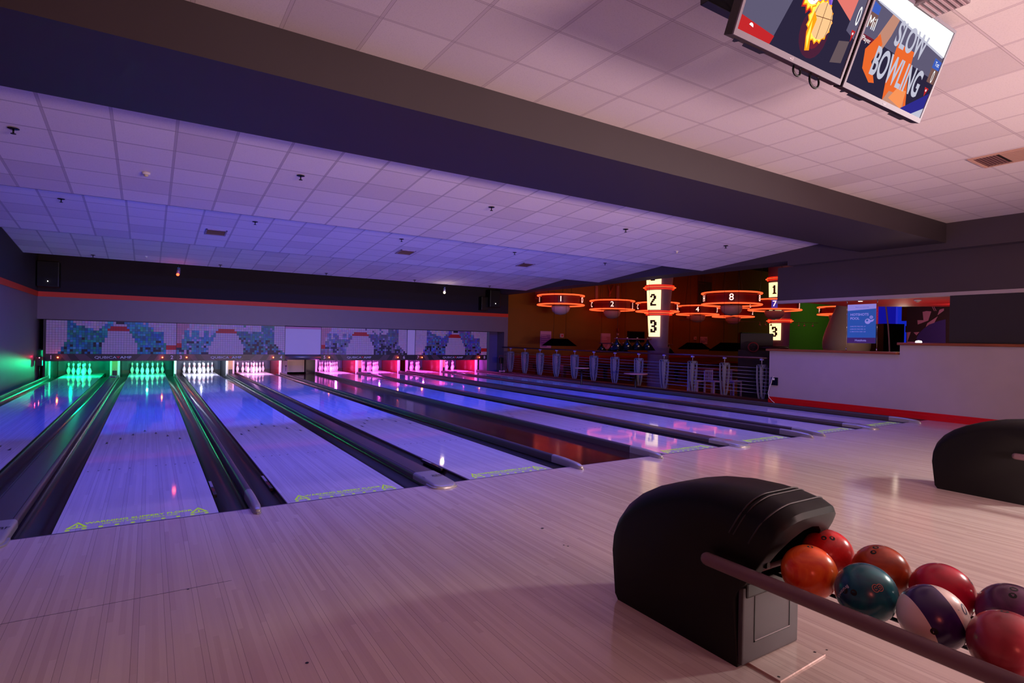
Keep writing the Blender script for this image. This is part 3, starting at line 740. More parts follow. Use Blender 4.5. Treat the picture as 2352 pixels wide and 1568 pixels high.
for nm, (bx, by), lab, fn in BALLS:
    c = (bx, by, BZ); t = thing('bowling_ball', lab, 'bowling ball', c, 'bowling balls on the rack')
    MB().sphere(c, R_B, 48).build('ball', ball_mat('ball_'+nm, fn), t, smooth=True)
    for hn in HOLES[nm]:
        f = on_ball(c, hn, (0, 0, 1) if abs(Vector(hn).normalized().z) < .9 else (0, 1, 0), R_B+.0003)
        for (u, v) in (((-.017, .0), (.017, .006)) if nm != 'banded' else ((0, 0),)):
            mb = MB(); n_ = 16; mb.face([f(u+.0118*math.cos(2*PI*k/n_), v+.0118*math.sin(2*PI*k/n_)) for k in range(n_)]); mb.build('finger_hole', M_HOLE, t)
    def writing(s, n, up, h, m_, sx=1, nmx='lettering', bold=0):
        mb = MB(); text_mb(mb, s, c, h, fn=on_ball(c, n, up, R_B+.0004), sx=sx, bold=bold); return mb.build(nmx, m_, t)
    if nm == 'teal':
        M8 = mat('copper_print', srgb(206, 120, 96), .5); d8 = bdir(c, 2015, 1350)
        writing('8', d8, CR*1.0+CU*.15, .036, M8, 1.1, 'number_outline', .035)
        mb = MB(); text_mb(mb, '8', c, .036, fn=on_ball(c, d8, CR*1.0+CU*.15, R_B+.0006), sx=1.1, bold=-.008); mb.build('number_fill', mat('teal_dark', srgb(20, 74, 96), .2), t)
        writing('Brunswick', bdir(c, 1934, 1358), CR*1.0-CU*.25, .013, M_TXT)
    if nm == 'orange': writing('Brunswick', bdir(c, 1898, 1268), CR*.5+CU, .011, M_TXT)
    if nm == 'banded': writing('10', bdir(c, 2208, 1395), CR*.6+CU, .04, mat('navy_print', srgb(40, 40, 90), .4))

# loose cover lid on the floor
t = thing('floor_hatch', 'square laminate floor hatch lying slightly raised before the ball return', 'hatch', (3.0, -3.65, 0))
mb = MB(); mb.prism([(2.885, -3.545), (3.285, -3.515), (3.262, -3.725), (2.878, -3.742)], 2, .001, .009); mb.build('lid', M_FLOOR, t)
for p in ((3.235, -3.69), (2.90, -3.72), (2.92, -3.575)):
    mb = MB(); mb.lathe([(.0001, .0095), (.0065, .0095)], (p[0], p[1], 0), 12, caps=False); mb.build('screw_hole', M_BLK, t)
mb = MB()
for k, (x, y, L, s) in enumerate(((3.153, -1.601, .02, 1), (3.075, -1.97, .012, 1), (3.09, -2.0, .012, 1), (.775, -1.471, .012, 1), (1.18, -2.564, .014, 1), (3.32, -3.70, .008, 1))):
    o = MB(); o.lathe([(.0001, .0012), (L*.6, .0012)], (x, y, 0), 10, caps=False)
    tag(o.build('floor_screw', M_BLK), 'tiny dark screw hole sunk in the approach floor', 'screw', 'screw holes in the approach')
mb.bm.free()
struct(MB().box(-2.2, 1.0, -1.463, -1.460, -.001, .0006).build('trim_7', M_BLK))
struct(MB().box(-2.2, 13.8, -.007, .007, -.01, .0008).build('trim_8', mat('foul_line_dark', srgb(52, 30, 70), .4)))

# ------------------------------------------------------------------ screens
def screen(x0, lab, kind):
    w_ = 1.13; h_ = .66
    yb, zb = -3.1, 3.205; tilt = Vector((0, -.235, .62)).normalized()
    N = Vector((0, -tilt.z, tilt.y)) # facing the players and down
    O = Vector((x0, yb, zb))
    def P(u, v, d=0): return O+Vector((1, 0, 0))*u+tilt*v+N*d
    t = thing('lane_monitor', lab, 'monitor', (x0+w_/2, yb, zb), 'monitors over the approach')
    def slab(mb, u0, u1, v0, v1, d0, d1):
        a = [P(u, v, d) for d in (d0, d1) for u, v in ((u0, v0), (u1, v0), (u1, v1), (u0, v1))]
        for q in ((0, 3, 2, 1), (4, 5, 6, 7), (0, 1, 5, 4), (1, 2, 6, 5), (2, 3, 7, 6), (3, 0, 4, 7)): mb.face([a[i] for i in q])
    mb = MB(); slab(mb, 0, w_, 0, h_, -.065, -.006); mb.build('housing', mat('tv_housing', srgb(34, 26, 28), .35), t)
    M_BZ = mat('tv_bezel', srgb(120, 114, 128), .45, 0, spec=.3); mb = MB(); e = .020
    slab(mb, 0, w_, 0, .034, -.006, .004); slab(mb, 0, w_, h_-e, h_, -.006, .004); slab(mb, 0, e, .034, h_-e, -.006, .004); slab(mb, w_-e, w_, .034, h_-e, -.006, .004)
    bz = mb.build('bezel', M_BZ, t)
    mb = MB(); text_mb(mb, 'LG', P(w_*.5, .017), .014, (1, 0, 0), tilt, .0048); mb.lathe([(.0001, 0), (.006, 0)], tuple(P(w_*.5-.02, .017, .0048)), 10, axis=1, caps=False); mb.build('maker_mark', M_TXT, bz)
    for u0, u1 in ((.04, .10), (.13, .34), (w_-.42, w_-.18)):
        mb = MB(); a = [O+Vector((u, d, -.0015)) for u, d in ((u0, .02), (u1, .02), (u1-.02, .05), (u0+.02, .05))]
        mb.face(a); mb.build('speaker_slot', M_BLK, t)
    U0, U1, V0, V1 = e, w_-e, .034, h_-e
    def em(nm, col, s=1.0): return mat('screen_'+nm, (0, 0, 0, 1), .35, emit=col, es=s, spec=0)
    mb = MB(); lv = [0]
    def poly(m_, pts):
        lv[0] += 1; mb.use(m_)
        pts = [(min(max(u, 0), 1), min(max(v, 0), 1)) for u, v in pts]
        mb.face([P(U0+(U1-U0)*u, V0+(V1-V0)*v, -.004+lv[0]*.00012) for u, v in pts])
    def disc(m_, cu, cv, ru, n=20, a0=0, a1=2*PI):
        rv = ru*1.78; poly(m_, [(cu+ru*math.cos(a0+(a1-a0)*i/n), cv+rv*math.sin(a0+(a1-a0)*i/n)) for i in range(n)])
    def word(m_, s, u, v, h, sx=1, bold=0, slant=0):
        lv[0] += 1; mb.use(m_); base = -.004+lv[0]*.00012
        text_mb(mb, s, O, h, fn=lambda a, b: P(U0+(U1-U0)*u+a+slant*b, V0+(V1-V0)*v+b, base), sx=sx, bold=bold)
    navy = em('navy', srgb(44, 38, 62)); grey = em('grey', srgb(96, 90, 116)); white = em('white', (.95, .95, .95, 1), 1.15); redm = em('red', srgb(196, 40, 44)); salmon = em('salmon', srgb(232, 122, 112))
    orange = em('orange', srgb(238, 106, 46)); dkred = em('dkred', srgb(116, 34, 52)); blu = em('blue', srgb(64, 96, 190)); dblu = em('dblue', srgb(48, 44, 140)); flame = em('flame', srgb(255, 150, 20), 1.3); yel = em('yellow', srgb(250, 240, 90), 1.2); lil = em('lilac', srgb(150, 110, 220)); skin = em('tan', srgb(196, 140, 120)); gw = em('greywhite', srgb(196, 196, 214))
    poly(navy, [(0, 0), (1, 0), (1, 1), (0, 1)])
    if kind == 'balls':
        poly(grey, [(0, 0), (.28, 0), (.46, 1), (0, 1)])
        poly(redm, [(0, 0), (.28, 0), (.30, .085), (0, .13)])
        disc(white, .10, .07, .018, 10, 0, PI)
        poly(salmon, [(.44, .80), (.93, .52), (1, .52), (1, 1), (.40, 1)])
        poly(grey, [(.90, .44), (1, .40), (1, 1), (.93, 1)])
        poly(white, [(.52, 1), (.98, .80), (1, .80), (1, 1)])  # glare on the glass, painted into the emissive picture
        wine = em('wine', srgb(78, 34, 58)); disc(wine, .62, .27, .13); disc(dkred, .62, .27, .08)
        poly0, disc0 = poly, disc
        poly = lambda m_, pts: poly0(m_, [(u-.04, v-.05) for u, v in pts])
        def disc(m_, cu, cv, ru, n=20, a0=0, a1=2*PI): poly(m_, [(cu+ru*math.cos(a0+(a1-a0)*i/n), cv+ru*1.78*math.sin(a0+(a1-a0)*i/n)) for i in range(n)])
        # flaming balls: a baseball, a lilac ball, a basketball
        for m_, jag in ((redm, .115), (flame, .100), (yel, .088)):
            poly(m_, [(.545+(jag if i % 2 else jag*.78)*math.cos(2*PI*i/26), .64+1.78*(jag if i % 2 else jag*.78)*math.sin(2*PI*i/26)) for i in range(26)])
        disc(lil, .655, .62, .075); disc(em('lilac2', srgb(120, 80, 200)), .675, .58, .055)
        for m_, jag in ((flame, .118), (yel, .108)):
            poly(m_, [(.675+(jag if i % 2 else jag*.86)*math.cos(2*PI*i/30), .44+1.78*(jag if i % 2 else jag*.86)*math.sin(2*PI*i/30)) for i in range(30)])
        disc(white, .545, .65, .066, 24)
        bask = em('basket', srgb(244, 196, 140), 1.1); disc(bask, .69, .45, .094, 30)
        ln = em('line', srgb(110, 50, 30))
        for sgn in (-1, 1):
            poly(ln, [(.69+sgn*.05+sgn*.03*math.cos(a), .45+.15*math.sin(a)) for a in [PI/2-PI*i/10 if sgn < 0 else -PI/2+PI*i/10 for i in range(11)]]+[(.69+sgn*.05+sgn*.026*math.cos(a), .45+.15*math.sin(a)) for a in [(-PI/2+PI*i/10 if sgn < 0 else PI/2-PI*i/10) for i in range(11)]])
        poly(ln, [(.600, .46), (.782, .50), (.782, .506), (.600, .466)]); poly(ln, [(.688, .285), (.692, .285), (.692, .615), (.688, .615)])
        for i in range(9): poly(redm, [(.520, .57+i*.018), (.530, .572+i*.018), (.530, .577+i*.018), (.520, .575+i*.018)]); poly(redm, [(.560, .57+i*.018), (.570, .572+i*.018), (.570, .577+i*.018), (.560, .575+i*.018)])
        poly(flame, [(.60, .50), (.585, .30), (.62, .14), (.66, .16), (.63, .30), (.64, .44)]); poly(yel, [(.605, .42), (.60, .26), (.635, .16), (.62, .32)])
        poly, disc = poly0, disc0
        poly(em('brick', srgb(104, 86, 92)), [(.84, .10), (.95, .14), (.96, .36), (.86, .32)])
        word(white, '0', .965, .60, .11, .5)
        poly(redm, [(.945, .47), (.985, .47), (.965, .36)]); disc(white, .965, .44, .007, 10)
    else:
        poly(grey, [(0, .50), (.12, .50), (.95, .45), (1, .45), (1, 1), (0, 1)])
        poly(dkred, [(.0, .44), (.16, .44), (.16, .50), (0, .50)])
        poly(skin, [(.16, .55), (.28, .95), (.36, .98), (.30, .62), (.24, .40), (.18, .46)])
        poly(orange, [(.08, .38), (.18, .58), (.24, .50), (.19, .30), (.30, .12), (.24, .10), (.12, .20)])
        poly(orange, [(.40, .60), (.62, .60), (.66, .34), (.78, .0), (.46, .0), (.42, .2)])
        poly(skin, [(.46, .0), (.74, .0), (.70, .14), (.50, .12)]); poly(em('fire2', srgb(250, 150, 90)), [(.52, .05), (.72, .0), (.70, .2), (.58, .18)])
        poly(white, [(0, .84), (.30, .82), (1, .72), (1, 1), (0, 1)])  # white reflected glare across the top, put into the glowing picture
        poly(gw, [(.05, .83), (.30, .80), (.98, .70), (1, .72), (.30, .82), (.05, .845)])  # greyer lower edge of the painted glare
        poly(dblu, [(.70, 0), (1, 0), (1, .30)]); poly(gw, [(.86, .0), (1, .0), (1, .12)])
        poly(blu, [(.0, .82), (.09, .80), (.09, .72), (.0, .72)]); poly(em('brown', srgb(122, 88, 84)), [(0, .72), (.09, .72), (.09, .60), (0, .58)])
        poly(blu, [(.90, .67), (1, .66), (1, .56), (.90, .56)]); word(white, 'Tot', .952, .615, .030)
        poly(em('brown', srgb(122, 88, 84)), [(.90, .56), (1, .56), (1, .40), (.90, .40)]); word(white, '0', .955, .47, .085, .5)
        word(white, 'Mil', .055, .62, .075, .8); word(white, 'Player', .055, .46, .030)
        word(gw, 'SLOW', .54, .67, .15, .70, .025); word(gw, 'BOWLING', .52, .31, .17, .62, .025)
        poly(redm, [(.91, .34), (.965, .34), (.9375, .24)]); disc(white, .9375, .31, .008, 10)
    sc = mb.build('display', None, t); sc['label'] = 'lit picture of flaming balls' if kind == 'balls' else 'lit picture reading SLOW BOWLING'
    # ceiling bracket
    mb = MB(); mb.cyl((x0+w_/2, yb+.02, 3.5), (x0+w_/2, yb+.02, 3.878), .03, 12); mb.box(x0+w_/2-.12, x0+w_/2+.12, yb-.03, yb+.04, 3.42, 3.6); mb.build('ceiling_bracket', M_BLK, t)
    return t, P
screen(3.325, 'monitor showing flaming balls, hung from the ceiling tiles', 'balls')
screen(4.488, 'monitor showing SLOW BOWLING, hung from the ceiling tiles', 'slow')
t = thing('monitor_cable', 'looped black cables hanging under the monitor with flaming balls', 'cable', (4.0, -3.02, 3.2))
for x0, r_ in ((4.02, .030), (4.22, .042)):
    mb = MB(); mb.tube([(x0+r_*1.3*math.sin(a), -3.06, 3.235-r_*1.1*(1-math.cos(a))) for a in [PI*2*i/16 for i in range(17)]], .007, 8); mb.build('cable_loop', M_BLK, t)
t = thing('perforated_bracket', 'black perforated metal bracket under the ceiling beside the monitor with flaming balls', 'bracket', (3.62, -2.75, 3.6))
mb = MB(); a = at(1617, 16, 1, -2.85); b_ = at(1680, 50, 1, -2.85)
mb.box(a.x, a.x+.32, -2.88, -2.82, b_.z+.03, b_.z+.42, .004); mb.build('plate', M_BLK, t)
mb = MB()
for i in range(3):
    for j in range(3): mb.lathe([(.0001, -.0005), (.007, -.0005)], (a.x+.05+i*.07, -2.881, b_.z+.13+j*.08), 10, axis=1, caps=False)
mb.build('holes', mat('hole_light', srgb(190, 160, 150), .6), t)

# ------------------------------------------------------------------ ceiling fittings
def zc(sec, y):
    y1 = (5.44, 9.79, 14.27)[sec]; return 3.485+.097*(y1-y)
def sprinkler(x, y, z, lab):
    t = thing('sprinkler', lab, 'sprinkler', (x, y, z), 'ceiling sprinklers')
    MB().lathe([(.055, 0), (.055, -.006), (.03, -.014)], (x, y, z), 16).build('rose', M_BLKG, t)
    mb = MB(); mb.cyl((x, y, z-.01), (x, y, z-.055), .009, 8); mb.lathe([(.0001, -.056), (.026, -.056), (.026, -.062), (.0001, -.062)], (x, y, z), 12); mb.build('head', M_BLKG, t)
cols_ = ['over lane 1', 'between lanes 3 and 4', 'over the walkway', 'over lane 6', 'over lane 8']
for sec, y, zn in ((0, 3.21, 'first'), (1, 7.3, 'second'), (2, 13.9, 'third')):
    for x, cn in zip((-.745, 2.33, 5.44, 8.54, 11.65), cols_):
        sprinkler(x, y, zc(sec, y)-.002, f'dark sprinkler head {cn} in the {zn} slope of the ceiling')
def detector(x, y, z, lab, r=.05):
    t = thing('smoke_detector', lab, 'smoke detector', (x, y, z), 'smoke detectors')
    MB().lathe([(r, 0), (r, -.018), (r*.8, -.03)], (x, y, z), 20).build('base', M_WHITE, t)
    MB().lathe([(r*.55, -.028), (r*.5, -.05), (r*.2, -.058)], (x, y, z), 16).build('sensor', mat('sensor_cream', srgb(206, 200, 170), .4), t)
detector(.50, 4.035, zc(0, 4.035)-.002, 'white smoke detector on the first ceiling slope between the first sprinklers')
detector(11.0, 4.066, zc(0, 4.066)-.002, 'small white smoke detector on the first ceiling slope above lane 7', .035)
detector(.467, 13.5, zc(2, 13.5)-.002, 'tiny smoke detector on the furthest ceiling slope above lane 2', .035)
def vent(x, y, sx, sy, z, slope, lab, n=7):
    t = thing('ceiling_vent', lab, 'vent', (x, y, z), 'square vents in the lane ceiling')
    f = lambda yy: z-slope*(yy-y)
    mb = MB()
    for a0, a1, b0, b1 in ((x-sx, x+sx, y-sy, y-sy*.8), (x-sx, x+sx, y+sy*.8, y+sy), (x-sx, x-sx*.86, y-sy, y+sy), (x+sx*.86, x+sx, y-sy, y+sy)):
        mb.prism([(b0, f(b0)-.014), (b1, f(b1)-.014), (b1, f(b1)-.001), (b0, f(b0)-.001)], 0, a0, a1)
    mb.build('frame', mat('vent_frame', srgb(160, 140, 150), .5), t)
    mb = MB(); mb.prism([(y-sy*.82, f(y-sy*.82)-.004), (y+sy*.82, f(y+sy*.82)-.004), (y+sy*.82, f(y+sy*.82)-.001), (y-sy*.82, f(y-sy*.82)-.001)], 0, x-sx*.87, x+sx*.87); mb.build('grille', M_BLK, t)
    for i in range(n):
        yy = y-sy*.75+sy*1.5*i/(n-1); MB().box(x-sx*.86, x+sx*.86, yy-.006, yy+.006, f(yy)-.012, f(yy)-.003).build('slat', mat('vent_slat', srgb(92, 62, 70), .5), t)
for x, l in ((1.73, 'above lane 3'), (6.0, 'beside the walkway above lane 5'), (9.65, 'above lane 7')):
    vent(x, 8.45, .20, .22, zc(1, 8.45)-.001, .097, f'dark square vent in the second ceiling slope {l}')
# large diffuser near the right, and grille above the monitors
t = thing('ceiling_diffuser', 'pale square air diffuser in the front ceiling tiles near the right edge', 'vent', (9.7, -2.4, 3.88))
x0, x1, y0, y1, z = 9.37, 9.95, -2.70, -2.12, 3.88
mb = MB()
for k, s in ((0, 0), (1, .012)):
    pass
M_DIF = mat('diffuser_cream', srgb(200, 160, 140), .5)
def ringframe(mb, e0, e1, za, zb):
    for a0, a1, b0, b1 in ((x0+e0, x1-e0, y0+e0, y0+e1), (x0+e0, x1-e0, y1-e1, y1-e0), (x0+e0, x0+e1, y0+e1, y1-e1), (x1-e1, x1-e0, y0+e1, y1-e1)): mb.box(a0, a1, b0, b1, za, zb)
ringframe(mb, 0, .035, z-.016, z-.001); mb.build('frame', M_DIF, t)
MB().box(x0+.03, x1-.03, y0+.03, y1-.03, z-.003, z-.001).build('backing', M_BLK, t)
for i in range(15):
    xx = x0+.055+i*.034
    mb = MB(); mb.prism([(xx-.009, z-.004), (xx+.006, z-.016), (xx+.009, z-.016), (xx-.005, z-.004)], 1, y0+.04, (y0+y1)/2-.01) if False else mb.box(xx-.010, xx+.010, y0+.045, (y0+y1)/2-.02, z-.014, z-.006); mb.build('blade', M_DIF, t)
for i in range(7):
    yy = (y0+y1)/2+.03+i*.034
    mb = MB(); mb.box(x0+.05, x1-.05, yy-.008, yy+.008, z-.014, z-.006); mb.build('blade', mat('diffuser_shade', srgb(120, 84, 84), .5), t)
t = thing('air_grille', 'metal slatted air grille box on the ceiling above the monitor showing SLOW BOWLING', 'grille', (5.2, -3.35, 3.88))
g0 = at(2100, 2, 2, 3.80); g1 = at(2172, 4, 2, 3.80)
mb = MB(); mb.box(g0.x+.05, g1.x+.16, -3.55, -3.12, 3.80, 3.879, .01); gb = mb.build('box', mat('grille_grey', srgb(120, 104, 112), .5), t)
for i in range(12):
    yy = -3.53+i*.036; MB().box(g0.x+.07, g1.x+.14, yy, yy+.012, 3.792, 3.801).build('slat', mat('grille_slat', srgb(190, 170, 176), .4, .3), t)
# access panel behind the monitors
t = tag(MB().box(4.32, 4.85, -2.62, -2.45, 3.865, 3.879, .004).build('light_panel', M_DIF), 'narrow cream panel in the ceiling tiles behind the gap between the monitors', 'panel')
# small spotlights on the far ceiling edge
for x, m_, lab in ((1.27, M_LEDR, 'small hanging spotlight glowing red above lane 3'), (9.86, mat('led_amber', (1, .7, .3, 1), .4, emit=(1, .6, .25, 1), es=30), 'small hanging spotlight glowing white above lane 7')):
    t = thing('spotlight', lab, 'spotlight', (x, 14.2, 3.48))
    mb = MB(); mb.cyl((x, 14.2, 3.48), (x, 14.2, 3.36), .012, 8); mb.box(x-.04, x+.04, 14.16, 14.24, 3.33, 3.38, .005); mb.build('mount', M_BLKG, t)
    mb = MB(); mb.cyl((x+.01, 14.2, 3.36), (x-.02, 14.15, 3.19), .042, 16, .05); mb.build('can', mat('can_blue_grey', srgb(120, 120, 150), .35, .4), t)
    mb = MB(); mb.sphere((x-.024, 14.135, 3.165), .04, 14); mb.build('bulb', m_, t)
point('spot_glow', (1.24, 14.0, 3.1), 1, (1, .1, .05)); point('spot_glow', (9.83, 14.0, 3.1), 3, (1, .8, .6))
# loudspeakers
def speaker(x, z, lab, s=1):
    t = thing('loudspeaker', lab, 'loudspeaker', (x, MY-.4, z), 'black loudspeakers on the far wall')
    MB().box(x-.26, x+.26, MY-.48, MY-.08, z, z+.75, .02).build('cabinet', M_BLK, t)
    MB().box(x-.23, x+.23, MY-.49, MY-.478, z+.03, z+.72).build('grille', mat('speaker_grille', srgb(16, 15, 18), .8), t)
    MB().box(x-.05, x+.05, MY-.09, MY, z+.3, z+.45).build('bracket', M_BLK, t)
    mb = MB(); mb.sphere((x+.0*s, MY-.5, z+.16), .012, 8); mb.build('led', M_LEDW, t)
speaker(-1.96, 2.74, 'black loudspeaker high in the dark corner above lane 1')
speaker(13.30, 2.86, 'black loudspeaker high on the far wall, pool room end')
t = thing('amplifier_box', 'black box fixed on the far wall beside the loudspeaker at the pool room end', 'box', (12.9, MY-.2, 2.72))
MB().box(12.72, 13.03, MY-.3, MY-.005, 2.72, 3.30, .01).build('box', M_BLK, t)
# small sensor boxes by the pin decks
t = thing('camera_box', 'small black box with a red light beside lane 1 at the green-lit wall', 'sensor', (-2.12, 16.3, 0))
MB().box(-2.2, -2.06, 16.2, 16.4, .42, .68, .008).build('box', M_BLK, t)
mb = MB(); mb.cyl((-2.13, 16.3, .05), (-2.13, 16.3, .43), .008, 8); mb.build('stand', M_BLK, t)
mb = MB()
for a in range(3): mb.cyl((-2.13, 16.3, .07), (-2.13+.07*math.cos(a*2.1), 16.3+.07*math.sin(a*2.1), .0), .006, 6)
mb.build('foot', M_BLK, t)
mb = MB(); mb.sphere((-2.12, 16.19, .66), .010, 8); mb.build('led', mat('led_pink', (1, .2, .3, 1), .4, emit=(1, .12, .2, 1), es=45), t)
point('sensor_glow', (-2.19, 16.05, .70), .55, (1, .02, .08), .01)
t = thing('camera_box', 'small black box under a red hoop beside lane 8 by the doorway', 'sensor', (13.75, 16.35, 0))
MB().box(13.67, 13.83, 16.3, 16.42, .40, .66, .008).build('box', M_BLK, t)
mb = MB(); mb.cyl((13.75, 16.36, .03), (13.75, 16.36, .41), .01, 8); mb.build('stand', mat('stand_pink', srgb(180, 120, 150), .4), t)
mb = MB(); mb.tube([(13.72+.11*math.cos(a), 16.36, .62+.13*math.sin(a)) for a in [PI*i/10 for i in range(11)]], .008, 6); mb.build('hoop', mat('hoop_red', srgb(150, 20, 50), .4), t)
mb = MB(); mb.sphere((13.65, 16.3, .05), .05, 12); mb.sphere((13.86, 16.3, .05), .05, 12); mb.cyl((13.65, 16.3, .05), (13.86, 16.3, .05), .025, 8); mb.build('foot', mat('foot_pink', srgb(220, 150, 180), .3), t)
# the socket with a white lead
t = thing('wall_socket', 'black wall socket with a dangling white lead on the grey half wall', 'socket', (13.84, 3.35, .53))
MB().box(13.82, 13.85, 3.25, 3.42, .44, .64, .006).build('plate', M_BLKG, t)
mb = MB(); mb.box(13.795, 13.83, 3.33, 3.38, .57, .62, .006); mb.build('plug', M_WHITE, t)
pts = [at(px, py, 0, 13.80) for px, py in ((1778, 865), (1774, 867), (1772, 878), (1767, 890), (1764, 902), (1766, 912), (1773, 920), (1779, 925))]
mb = MB(); mb.tube(pts, .007, 6); mb.build('lead', M_WHITE, t)

# ------------------------------------------------------------------ railing
RX = 13.98
t = thing('metal_railing', 'grey railing with V shaped posts and thin rods beside lane 8', 'railing', (RX, 9.7, .04))
mb = MB(); mb.tube([(RX, 3.52, 1.11), (RX, 16.65, 1.11)], .028, 12); mb.build('handrail', mat('dark_red_rail', srgb(70, 26, 34), .25), t)
for i in range(8):
    mb = MB(); z = .19+i*.094; mb.tube([(RX, 3.52, z), (RX, 16.65, z)], .006, 6); mb.build('rod', M_STEEL, t)
for y in (3.80, 4.93, 6.03, 7.12, 8.20, 9.32, 10.41, 11.50, 12.62, 13.73, 14.83, 15.97):
    mb = MB()
    for dy in (-.055, .045):
        out = [(-.155, .93), (.155, .93), (.150, .62), (.105, .22), (.055, .05), (-.055, .05), (-.105, .22), (-.150, .62)]
        # left limb, right limb, top bar as solid pieces so the slots stay open
        for poly in ([(-.155, .92), (-.155, .60), (-.11, .22), (-.05, .05), (-.012, .05), (-.085, .62), (-.095, .87), (-.095, .92)],
                     [(.155, .92), (.095, .92), (.095, .87), (.085, .62), (.012, .05), (.05, .05), (.11, .22), (.155, .60)],
                     [(-.155, .92), (-.095, .87), (.095, .87), (.155, .92), (.09, .94), (-.09, .94)]):
            mb.prism([(RX+p[0]*1.0, p[1]) for p in poly], 1, y+dy-.005, y+dy+.005)
    p = mb.build('post', M_STEEL, t)
    mb = MB(); mb.prism([(RX-.032, .88), (RX+.032, .88), (RX+.008, .10), (RX-.008, .10)], 1, y-.02, y+.02); mb.build('web', mat('perforated_web', srgb(150, 148, 168), .45, .3), p)
    mb = MB(); mb.cyl((RX, y, .93), (RX, y, 1.09), .010, 8); mb.build('pin_rod', mat('rod_light', srgb(210, 200, 190), .3, .6), p)
    mb = MB(); mb.box(RX-.045, RX+.045, y-.03, y+.03, 1.045, 1.09, .004); mb.build('bracket', mat('bracket_lilac', srgb(150, 140, 210), .4), p)
struct(MB().box(13.87, 14.15, 3.5, 16.7, -.4, .04).build('trim_9', mat('plinth_wood', srgb(70, 34, 24), .3)))

# ------------------------------------------------------------------ pool room
struct(MB().box(14.12, 36.3, 17.2, 17.4, -.5, 6.5).build('wall_far', M_OLIVE)); struct(MB().box(36.3, 44, 17.2, 17.4, -.5, 6.5).build('wall_far', M_GREEN))
struct(MB().box(44, 44.2, -4, 18, -.5, 6.5).build('wall_far', M_GREEN))
struct(MB().box(14.3, 44, -4, 18, 6.2, 6.4).build('ceiling_pool', M_BLACKP))
struct(MB().box(14.3, 44.2, -4.2, -4, -.5, 6.5).build('wall_far', M_BLACKP))
struct(MB().box(14.12, 30, 17.12, 17.2, -.4, .62).build('baseboard_far', mat('red_wainscot', srgb(128, 34, 22), .4)))
struct(MB().box(14.12, 30, 17.10, 17.2, .62, .72).build('trim_10', mat('red_rail_trim', srgb(172, 30, 20), .35)))
def number_ring(px, py, z, n, wpx=100, sides=('I', 'O'), lab='', globe=True, tagm=None):
    d = ray(px, py); k = (z-CAM_C.z)/d.z; c = CAM_C+d*k
    D_ = (c-CAM_C).dot(Vector((.5375, .8433, 0))); R = wpx*D_/CAM_F/2; h = .205*R/1.05
    t = thing('neon_ring_lamp', lab, 'neon lamp', (c.x, c.y, z-h), 'neon ring lamps over the pool tables')
    for zz in (z+h, z-h):
        mb = MB(); mb.tube([(c.x+R*math.cos(2*PI*i/48), c.y+R*math.sin(2*PI*i/48), zz) for i in range(48)], .030, 8, closed=True); mb.build('neon_tube', M_NEON, t)
    mb = MB(); mb.lathe([(R-.10, -h+.05), (R-.10, h-.05)], (c.x, c.y, z), 40, caps=False); mb.build('drum', mat('ring_drum', srgb(120, 16, 14), .4), t)
    mb = MB(); mb.lathe([(.05, 0), (.40, -.02), (.42, -.10), (.36, -.26), (.22, -.38), (.0001, -.42)], (c.x, c.y, z-h-.02), 28); mb.build('glass_bowl', mat('bowl_white', srgb(196, 176, 190), .3), t)
    v = Vector((CAM_C.x-c.x, CAM_C.y-c.y, 0)).normalized(); s = Vector((-v.y, v.x, 0))
    for ang, ch in ((0, str(n)), (-1.25, sides[0]), (1.25, sides[1])):
        dd = (v*math.cos(ang)+s*math.sin(ang)); tx = Vector((-dd.y, dd.x, 0)); p = c+dd*(R-.06); p.z = z
        mb = MB(); bm_ = tagm if (tagm and ang == 0) else mat('tag_dark', srgb(90, 10, 14), .4)
        q = [p+tx*a+Vector((0, 0, b)) for a, b in ((-.12, -h*.8), (.12, -h*.8), (.12, h*.8), (-.12, h*.8))]; mb.face(q); mb.build('number_plate', bm_, t)
        mb = MB(); text_mb(mb, ch, p, h*1.15, tx, (0, 0, 1), .012, bold=.0); o = mb.build('number', M_NEONT, t)
    mb = MB()
    for a in (0, 2.1, 4.2): mb.cyl((c.x+.6*R*math.cos(a), c.y+.6*R*math.sin(a), z+h), (c.x+.4*R*math.cos(a), c.y+.4*R*math.sin(a), 6.195), .008, 5)
    mb.cyl((c.x, c.y, z-h), (c.x, c.y, z+h), .05, 8)
    mb.build('suspension', M_BLK, t)
    return c
M_NEONT = mat('neon_pale', (1, .5, .4, 1), .4, emit=(1, .42, .34, 1), es=3.0)
ZR = 3.22
ring_c = []
for px, py, n, wp, sd, lab in ((1288, 690, 1, 107, 'IO', 'red neon ring lamp numbered 1, furthest towards the bowling pins'), (1406, 701.5, 2, 101, 'CJ', 'red neon ring lamp numbered 2, second from the bowling pins'),
                      (1510, 706, 3, 96, 'C3', 'red neon ring lamp partly hidden behind the pillar, between lamps 2 and 4'), (1602, 713, 4, 93, 'L3', 'red neon ring lamp numbered 4'), (1684, 718.5, 5, 90, 'F2', 'red neon ring lamp numbered 5, under lamp 8')):
    ring_c.append(number_ring(px, py, ZR, n, wp, sd, lab))
ring_c.append(number_ring(1680, 687, ZR, 8, 130, 'H8', 'large red neon ring lamp numbered 8, highest in view'))
ring_c.append(number_ring(1779, 701, ZR, 7, 112, 'LJ', 'red neon ring lamp with a blue plate numbered 7', tagm=mat('plate_blue', srgb(70, 60, 190), .4, emit=srgb(70, 60, 190), es=.5)))
ring_c.append(number_ring(1925, 714, ZR, 6, 84, 'F6', 'red neon ring lamp seen beside the giant bowling pin'))
